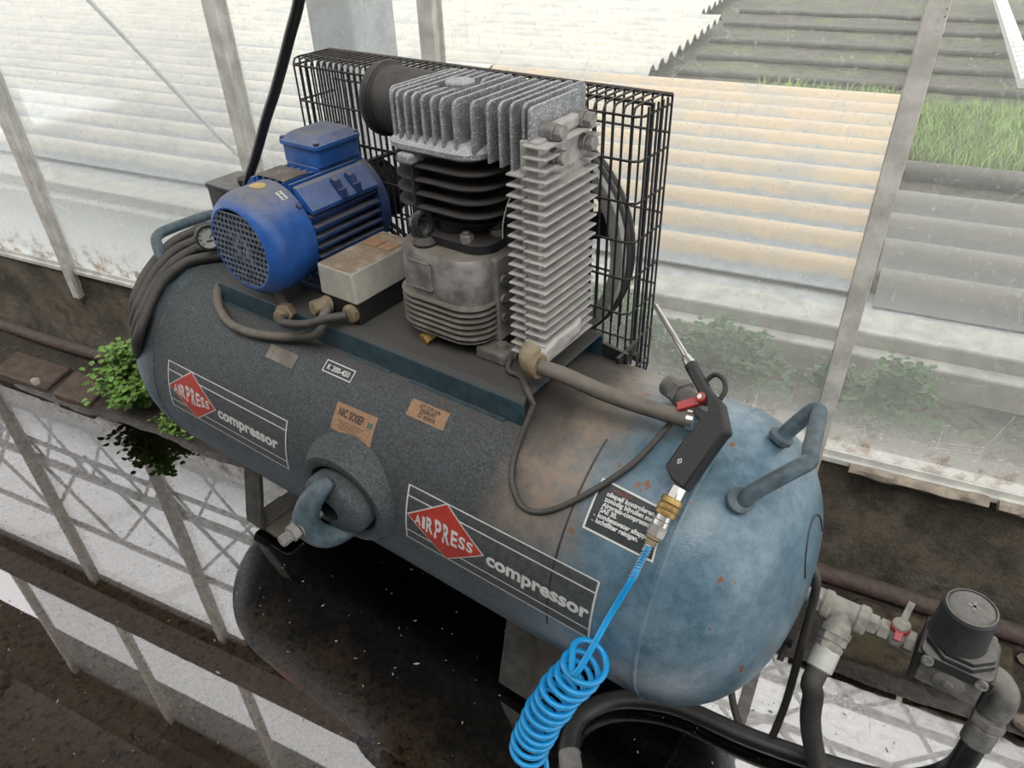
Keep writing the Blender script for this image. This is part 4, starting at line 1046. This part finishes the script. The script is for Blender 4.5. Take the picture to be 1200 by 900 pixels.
dq = [lp + gxa*.0045, lp + gya*.0034, lp - gxa*.0045, lp - gya*.0034]; di = [lp + (q-lp)*.62 for q in dq]
mb.add(dq + di, [(i, (i+1) % 4, 4+(i+1) % 4, 4+i) for i in range(4)]); mb.bar(lp - gya*.0016, lp + gya*.0016, .0008, .0002, gn); mb.build('gun_emblem', M['white_label'], gun, 0, label='small white diamond emblem')
cd = (Vector((.535, -.1596, .5962)) - Vector((.5391, -.1248, .6305))).normalized(); c0 = Vector((.5391, -.1230, .6320))
mb = MB(); mb.hexa(c0 + cd*.004, c0 + cd*.021, .0095); mb.build('inlet_nipple', M['chrome'], gun, 30, bevel=.0008)
mb = MB(); mb.lathe([(.019, .0105), (.020, .0130), (.026, .0135), (.028, .0122), (.030, .0135), (.034, .0135), (.036, .0125), (.038, .0135), (.042, .0130), (.043, .0105)], c0, cd, 22); mb.build('coupler_collar', M['brass'], gun, 30)
mb = MB(); mb.lathe([(.042, .0095), (.049, .0095), (.050, .0105), (.056, .0105)], c0, cd, 18); mb.build('coupler_body', M['chrome'], gun, 30)
mb = MB(); mb.hexa(c0 + cd*.055, c0 + cd*.070, .0115); mb.build('coupler_hex', M['steel'], gun, 30, bevel=.0008)
mb = MB(); mb.lathe([(.069, .0095), (.073, .0095), (.075, .007), (.082, .0065)], c0, cd, 16); mb.build('coupler_tail', M['gland'], gun, 30)

# spiral hose --------------------------------------------------------
hs_ = thing('spiral_hose', 'bright blue spiral air hose hanging from the blow gun down the tank front', 'hose', (.42, -.29, .10))
p0 = c0 + cd*.078
A, Bv = Vector((.506, -.258, .425)), Vector((.425, -.292, .165)); ax = (Bv-A).normalized()
ex_, ey_, _ = frame(ax); turns, per = 12.5, 22; RH = .0262; coil = []
left_ = Vector((-.80, -.60, .03)); down_ = Vector((-.34, .46, -.82))
ph0 = math.atan2(left_.dot(ey_), left_.dot(ex_)); sg_ = 1 if (-ex_*math.sin(ph0) + ey_*math.cos(ph0)).dot(down_) > 0 else -1
NT_ = int(turns*per)
for i in range(NT_+1):
    t = i/NT_; a = ph0 + sg_*2*math.pi*i/per; tt = t**.92
    c_ = A.lerp(Bv, tt) + Vector((-.010*math.sin(math.pi*t), 0, 0))
    r_ = RH*(1 + .05*math.sin(i*.37))
    coil.append(c_ + ex_*(r_*math.cos(a)) + ey_*(r_*math.sin(a)))
lead = cr([p0, p0 + cd*.025, p0 + cd*.050, Vector((.516, -.236, .495)), coil[0] - (coil[1]-coil[0])*3.0 + Vector((.004, -.004, 0)), coil[1]], 8)
tail = cr([coil[-1], coil[-1] + (coil[-1]-coil[-2])*2.5 + ax*.012, Vector((.425, -.300, .125)), Vector((.447, -.292, .118))], 6)
mb = MB(); mb.tube(lead[:-1] + coil[1:] + tail[1:], .0042, 10); mb.build('hose_coil', M['pu_blue'], hs_, 80)
mb = MB(); fx, fy, _ = frame(cd); pts = []
for i in range(13*12+1):
    a = 2*math.pi*i/12; pts.append(p0 + cd*(.048*i/(13*12)) + fx*(.0050*math.cos(a)) + fy*(.0050*math.sin(a)))
mb.tube(pts, .0007, 5); mb.build('strain_spring', M['chrome'], hs_, 60, label='fine wire strain relief spring')

# ================================================================== outlet pipework
Y0 = .10; Z0 = .302
out = thing('outlet_manifold', 'grey outlet pipe fittings with ball valve and pressure regulator at the tank end', 'pipe fitting', (.80, .10, .03))
mb = MB(); mb.cyl((.640, Y0, Z0), (.70, Y0, Z0), .014, 16); mb.hexa((.690, Y0, Z0), (.708, Y0, Z0), .021); mb.build('hex_nipple', M['zinc'], out, 30, bevel=.001)
mb = MB(); mb.lathe([(0, .020), (.004, .0225), (.012, .0225), (.016, .019), (.050, .019), (.054, .0225), (.064, .0225), (.068, .019)], (.707, Y0, Z0), (1, 0, 0), 22)
bd = Vector((-.05, -.80, -.60)).normalized(); tb = Vector((.741, Y0, Z0))
mb.lathe([(0, .019), (.026, .019), (.028, .0225), (.038, .0225)], tb, bd, 22)
mb.build('pipe_tee', M['zinc'], out, 30)
mb = MB(); mb.hexa(tb + bd*.037, tb + bd*.050, .0215); mb.lathe([(.050, .018), (.054, .018)], tb, bd, 18); mb.hexa(tb + bd*.053, tb + bd*.062, .0205); mb.build('hose_nipple', M['zinc'], out, 30, bevel=.001)
mb = MB(); mb.lathe([(.061, .0175), (.063, .0195), (.093, .0195), (.095, .0165)], tb, bd, 22); mb.build('crimp_ferrule', M['alu_white'], out, 30)
mb = MB(); mb.hexa((.774, Y0, Z0), (.787, Y0, Z0), .0165); mb.cyl((.786, Y0, Z0), (.838, Y0, Z0), .0125, 16); mb.hexa((.790, Y0, Z0), (.804, Y0, Z0), .0165); mb.lathe([(0, .010), (.006, .017), (.018, .017), (.024, .011)], (.803, Y0, Z0), (1, 0, 0), 16); mb.hexa((.826, Y0, Z0), (.838, Y0, Z0), .0165)
mb.build('ball_valve', M['zinc'], out, 30, bevel=.0008)
mb = MB(); mb.cyl((.815, Y0, Z0+.012), (.815, Y0, Z0+.026), .006, 12); mb.lathe([(0, .012), (.003, .0125), (.005, .010)], (.815, Y0, Z0+.024), (0, 0, 1), 14); mb.bar((.815, Y0+.004, Z0+.027), (.818, Y0+.035, Z0+.040), .009, .0035); mb.build('valve_stem', M['zinc'], out, 30)
mb = MB(); mb.bar((.815, Y0-.002, Z0+.027), (.816, Y0-.022, Z0+.014), .011, .004); mb.lathe([(0, .0135), (.006, .0135), (.008, .010)], (.815, Y0, Z0+.017), (0, 0, 1), 14, True, False); mb.build('valve_lever', M['red'], out, 30, bevel=.001)
# regulator
RX = .890
mb = MB(); mb.prism(rrect(.082, .074, .008, 3, RX, Y0), lambda a, b, t: Vector((a, b, t)), .276, .322); mb.lathe([(0, .020), (.006, .026), (.04, .028)], (RX, Y0, .238), (0, 0, 1), 24)
mb.lathe([(0, .020), (.002, .020), (.003, .010)], (RX, Y0-.037, .298), (0, -1, 0), 20); mb.hexa((RX, Y0-.039, .298), (RX, Y0-.043, .298), .007)
reg = mb.build('regulator_body', M['alloy_grey'], out, 30, bevel=.0015)
for sx in (-1, 1):
    mb = MB(); mb.box((RX+sx*.044-.003, Y0-.036, .270), (RX+sx*.044+.003, Y0+.036, .330)); mb.build('end_flange', M['black_iron'], reg, 0, bevel=.001)
mb = MB(); mb.prism(rrect(.090, .082, .014, 3, RX, Y0), lambda a, b, t: Vector((a, b, t)), .318, .336)
oc = [(RX+.046*math.cos(R_(22.5+45*i)), Y0+.043*math.sin(R_(22.5+45*i))) for i in range(8)]
mb.prism(oc, lambda a, b, t: Vector((a, b, t)), .336, .345); mb.prism([(RX+(a-RX)*.93, Y0+(b-Y0)*.93) for a, b in oc], lambda a, b, t: Vector((a, b, t)), .345, .353); mb.build('regulator_bonnet', M['dusty_plastic'], reg, 25, bevel=.0015)
for sx in (-1, 1):
    for sy in (-1, 1):
        mb = MB(); mb.lathe([(0, .008), (.004, .008), (.0045, .006), (.003, .003)], (RX+sx*.033, Y0+sy*.0405, .328), (0, sy, 0), 14); mb.build('bonnet_screw', M['steel'], reg, 30)
mb = MB(); mb.lathe([(.352, .0365), (.354, .0375), (.360, .0362), (.404, .0345), (.410, .034), (.414, .0315), (.4145, .0295), (.413, .029), (.4125, .0285), (.4155, .024), (.4165, .018)], (RX-.010, Y0, 0), (0, 0, 1), 36); kn = mb.build('regulator_knob', M['dusty_plastic'], reg, 25)
mb = MB(); mb.bar((RX-.016, Y0, .4168), (RX, Y0, .4168), .004, .001); mb.bar((RX-.008, Y0-.008, .4168), (RX-.008, Y0+.008, .4168), .004, .001); mb.build('plus_mark', M['steel'], reg, 0)
mb = MB(); mb.tube(cr([(.930, Y0, .302), (.945, Y0, .300), (.957, Y0-.006, .288), (.958, Y0-.010, .270), (.956, Y0-.014, .255)], 6), .0195, 16); mb.build('elbow', M['zinc_dark'], out, 50)
ed = Vector((-.10, -.40, -.90)).normalized(); e0 = Vector((.956, Y0-.014, .254))
mb = MB(); mb.lathe([(0, .0165), (.010, .0165)], e0, ed, 16); mb.hexa(e0 + ed*.009, e0 + ed*.022, .0235); mb.lathe([(.022, .018), (.025, .0205), (.054, .0205), (.056, .018)], e0, ed, 20); mb.build('hose_coupling', M['zinc_dark'], out, 30, bevel=.001)
# hoses
mb = MB(); h0_ = tb + bd*.088
mb.tube(cr([h0_, h0_ + bd*.03, (.742, .012, .200), (.750, .006, .150), (.770, .004, .085), (.800, -.010, .035), (.835, -.040, .018)], 10), .0155, 16)
tag(mb.build('rubber_hose', M['rubber'], None, 60), 'grey rubber hose running down from the tee fitting', 'hose', 'rubber hoses on the floor')
mb = MB(); h1_ = e0 + ed*.050
path = cr([h1_, h1_ + ed*.04, (.940, .060, .115), (.915, .055, .075), (.868, .042, .045), (.775, .025, .026), (.665, .003, .022), (.560, -.010, .020), (.495, -.035, .020), (.447, -.072, .020), (.420, -.125, .020), (.430, -.180, .020), (.455, -.212, .020), (.49, -.25, .020)], 10)
mb.tube(path, .0165, 16); hb = mb.build('rubber_hose', M['rubber_clean'], None, 60)
tag(hb, 'black rubber hose lying in the water under the tank', 'hose', 'rubber hoses on the floor')
mb = MB(); mb.cyl((.437, -.190, .020), (.462, -.220, .020), .0185, 18, .001); mb.build('hose_ferrule', M['steel'], hb, 30)
mb = MB(); mb.tube(cr([(.672, .046, .425), (.692, .040, .415), (.700, .036, .380), (.704, .034, .270), (.708, .034, .160), (.708, .030, .080), (.704, .014, .022), (.686, .008, .010), (.660, .014, .014), (.635, .035, .030), (.615, .055, .060), (.60, .06, .12)], 10), .0062, 10)
tag(mb.build('drain_tube', M['rubber'], None, 60), 'thin black tube looping from the tank end to the floor', 'tube')

# ================================================================== cables on the left
cable_paths = [
 [(-.47, .085, .668), (-.54, .050, .663), (-.583, .015, .654), (-.586, -.006, .652), (-.588, -.062, .644), (-.577, -.132, .613), (-.565, -.175, .578), (-.590, -.175, .53), (-.64, -.135, .47), (-.70, -.05, .42)],
 [(-.46, .045, .662), (-.51, .015, .656), (-.549, -.018, .648), (-.556, -.030, .646), (-.568, -.078, .635), (-.561, -.139, .604), (-.552, -.182, .568), (-.575, -.188, .52), (-.63, -.150, .46), (-.70, -.06, .40)],
 [(-.44, .015, .652), (-.49, -.012, .645), (-.527, -.035, .641), (-.536, -.046, .639), (-.546, -.090, .626), (-.547, -.145, .594), (-.540, -.190, .554), (-.560, -.200, .51), (-.62, -.165, .45), (-.69, -.08, .39)],
 [(-.43, -.010, .645), (-.47, -.035, .639), (-.503, -.056, .633), (-.525, -.080, .626), (-.536, -.125, .604), (-.533, -.171, .567), (-.530, -.203, .534), (-.548, -.210, .50), (-.60, -.185, .44), (-.68, -.10, .38)],
]
cb = thing('coiled_cable', 'coil of thick dusty black cable hung over the left end of the tank', 'cable', (-.60, -.17, .33))
for p in cable_paths:
    mb = MB(); mb.tube(cr(p, 8), .0105, 12); mb.build('cable_loop', M['rubber'], cb, 60)
mb = MB(); mb.tube(cr([(-.378, -.002, .770), (-.367, 0, .799), (-.330, 0, .846), (-.279, 0, .915), (-.243, 0, .960), (-.214, 0, .999), (-.180, 0, 1.047), (-.143, 0, 1.100), (-.09, 0, 1.2), (-.05, 0, 1.6), (-.04, 0, 2.7), (-.04, -.02, 3.2)], 8), .0085, 12)
tag(mb.build('supply_cable', M['rubber_clean'], None, 60), 'black supply cable rising from the switch behind the motor to the roof', 'cable')

# ================================================================== ground clutter
mb = MB(); mb.tube([UN(-4.0 + .1*i, .288 + .004*math.sin(i*.7), .036) for i in range(70)], .019, 14)
tag(mb.build('rusty_pipe', M['rust_pipe'], None, 60), 'long rusty pipe lying along the foot of the low wall', 'pipe')
mb = MB(); poly = [(.775, .112), (1.068, .118), (1.075, .255), (.80, .258)]
mb.prism(poly, lambda a, b, t: UN(a, b, t), -.03, .034)
tag(mb.build('concrete_block', M['slab'], None, 20, bevel=.008), 'mossy brown concrete block lying under the pressure regulator', 'block')
for i, (u0, u1, n0, n1, lab) in enumerate(((-1.385, -1.215, .095, .205, 'worn brown floor tile between the green plant and the wall bar'), (-1.66, -1.40, .10, .21, 'dark worn floor tile left of the green plant, at the frame edge'))):
    mb = MB(); mb.prism([(u0+.02, n0), (u1, n0), (u1-.03, n1), (u0-.02, n1)], lambda a, b, t: UN(a, b, t), -.02, .029)
    tag(mb.build('floor_tile', M['brick'], None, 20, bevel=.006), lab, 'tile', 'floor tiles along the wall')
mb = MB(); mb.box((0, 0, 0), (.06, .155, .03), Matrix.Translation(UN(1.10, .10, .0)) @ Matrix.Rotation(WA, 4, 'Z'))
tag(mb.build('dark_channel', M['black_iron'], None, 20, bevel=.003), 'dark metal channel lying at the right edge behind the elbow', 'channel')
rnd = random.Random(11)
def lump(name, u, n, z, r, m, label, cat, group):
    mb = MB(); vs = []; S = 8
    for j in range(5):
        for k in range(S):
            a = 2*math.pi*k/S; b = math.pi*(j+.5)/5 - math.pi/2; q = r*(1+.35*noise.noise(Vector((u*30+math.cos(a)*2, n*30+math.sin(a)*2, b*2))))
            vs.append(UN(u, n, z) + Vector((q*1.3*math.cos(a)*math.cos(b), q*math.sin(a)*math.cos(b), q*.7*math.sin(b))))
    mb.add(vs, [(j*S+k, j*S+(k+1) % S, (j+1)*S+(k+1) % S, (j+1)*S+k) for j in range(4) for k in range(S)] + [tuple(range(S-1, -1, -1)), tuple(4*S+k for k in range(S))])
    return tag(mb.build(name, m, None, 50), label, cat, group)
lump('rubble_lump', 1.10, .235, .028, .016, M['mortar'], 'pale rubble lump beside the regulator knob', 'rubble', 'rubble on the verge')
lump('rubble_lump', 1.09, .105, .018, .020, M['mortar'], 'pale rubble lump at the right edge below the elbow', 'rubble', 'rubble on the verge')
lump('rubble_lump', -1.46, .115, .028, .016, M['mortar'], 'pale rubble lump on the verge left of the plant', 'rubble', 'rubble on the verge')
lump('rubble_lump', -.62, .10, .012, .008, M['mortar'], 'small pale stone beside the foot of the tank', 'rubble', 'rubble on the verge')
# floating specks
mb = MB()
for _ in range(1700):
    u = rnd.uniform(-2.6, 1.2); n = rnd.uniform(-1.1, .06); r = rnd.uniform(.0007, .0024)*(1.6 if rnd.random() < .1 else 1); a = rnd.uniform(0, 6.28)
    p = UN(u, n, .0012); e = Vector((math.cos(a), math.sin(a), 0))*r*rnd.uniform(.8, 2.2); f_ = Vector((-math.sin(a), math.cos(a), 0))*r*.6
    mb.add([p+e, p+f_, p-e, p-f_, p+Vector((0, 0, r*.5))], [(0, 1, 4), (1, 2, 4), (2, 3, 4), (3, 0, 4)])
o = mb.build('floating_debris', M['pale_bits'], None, 0); tag(o, 'scattered pale specks floating on the puddle', 'debris', kind='stuff')
rnd = random.Random(5)
plant('maidenhair_fern', 'bushy green fern growing from the verge beside the tank end', tuple(UN(-1.09, .16, .012)), 60, 16, .020, M['leaf'], (.13, .10), .21)
plant('small_weed', 'low small-leaved weed at the water edge under the tank end', tuple(UN(-.92, .120, .014)), 18, 6, .012, M['leaf'], (.11, .030), .035)
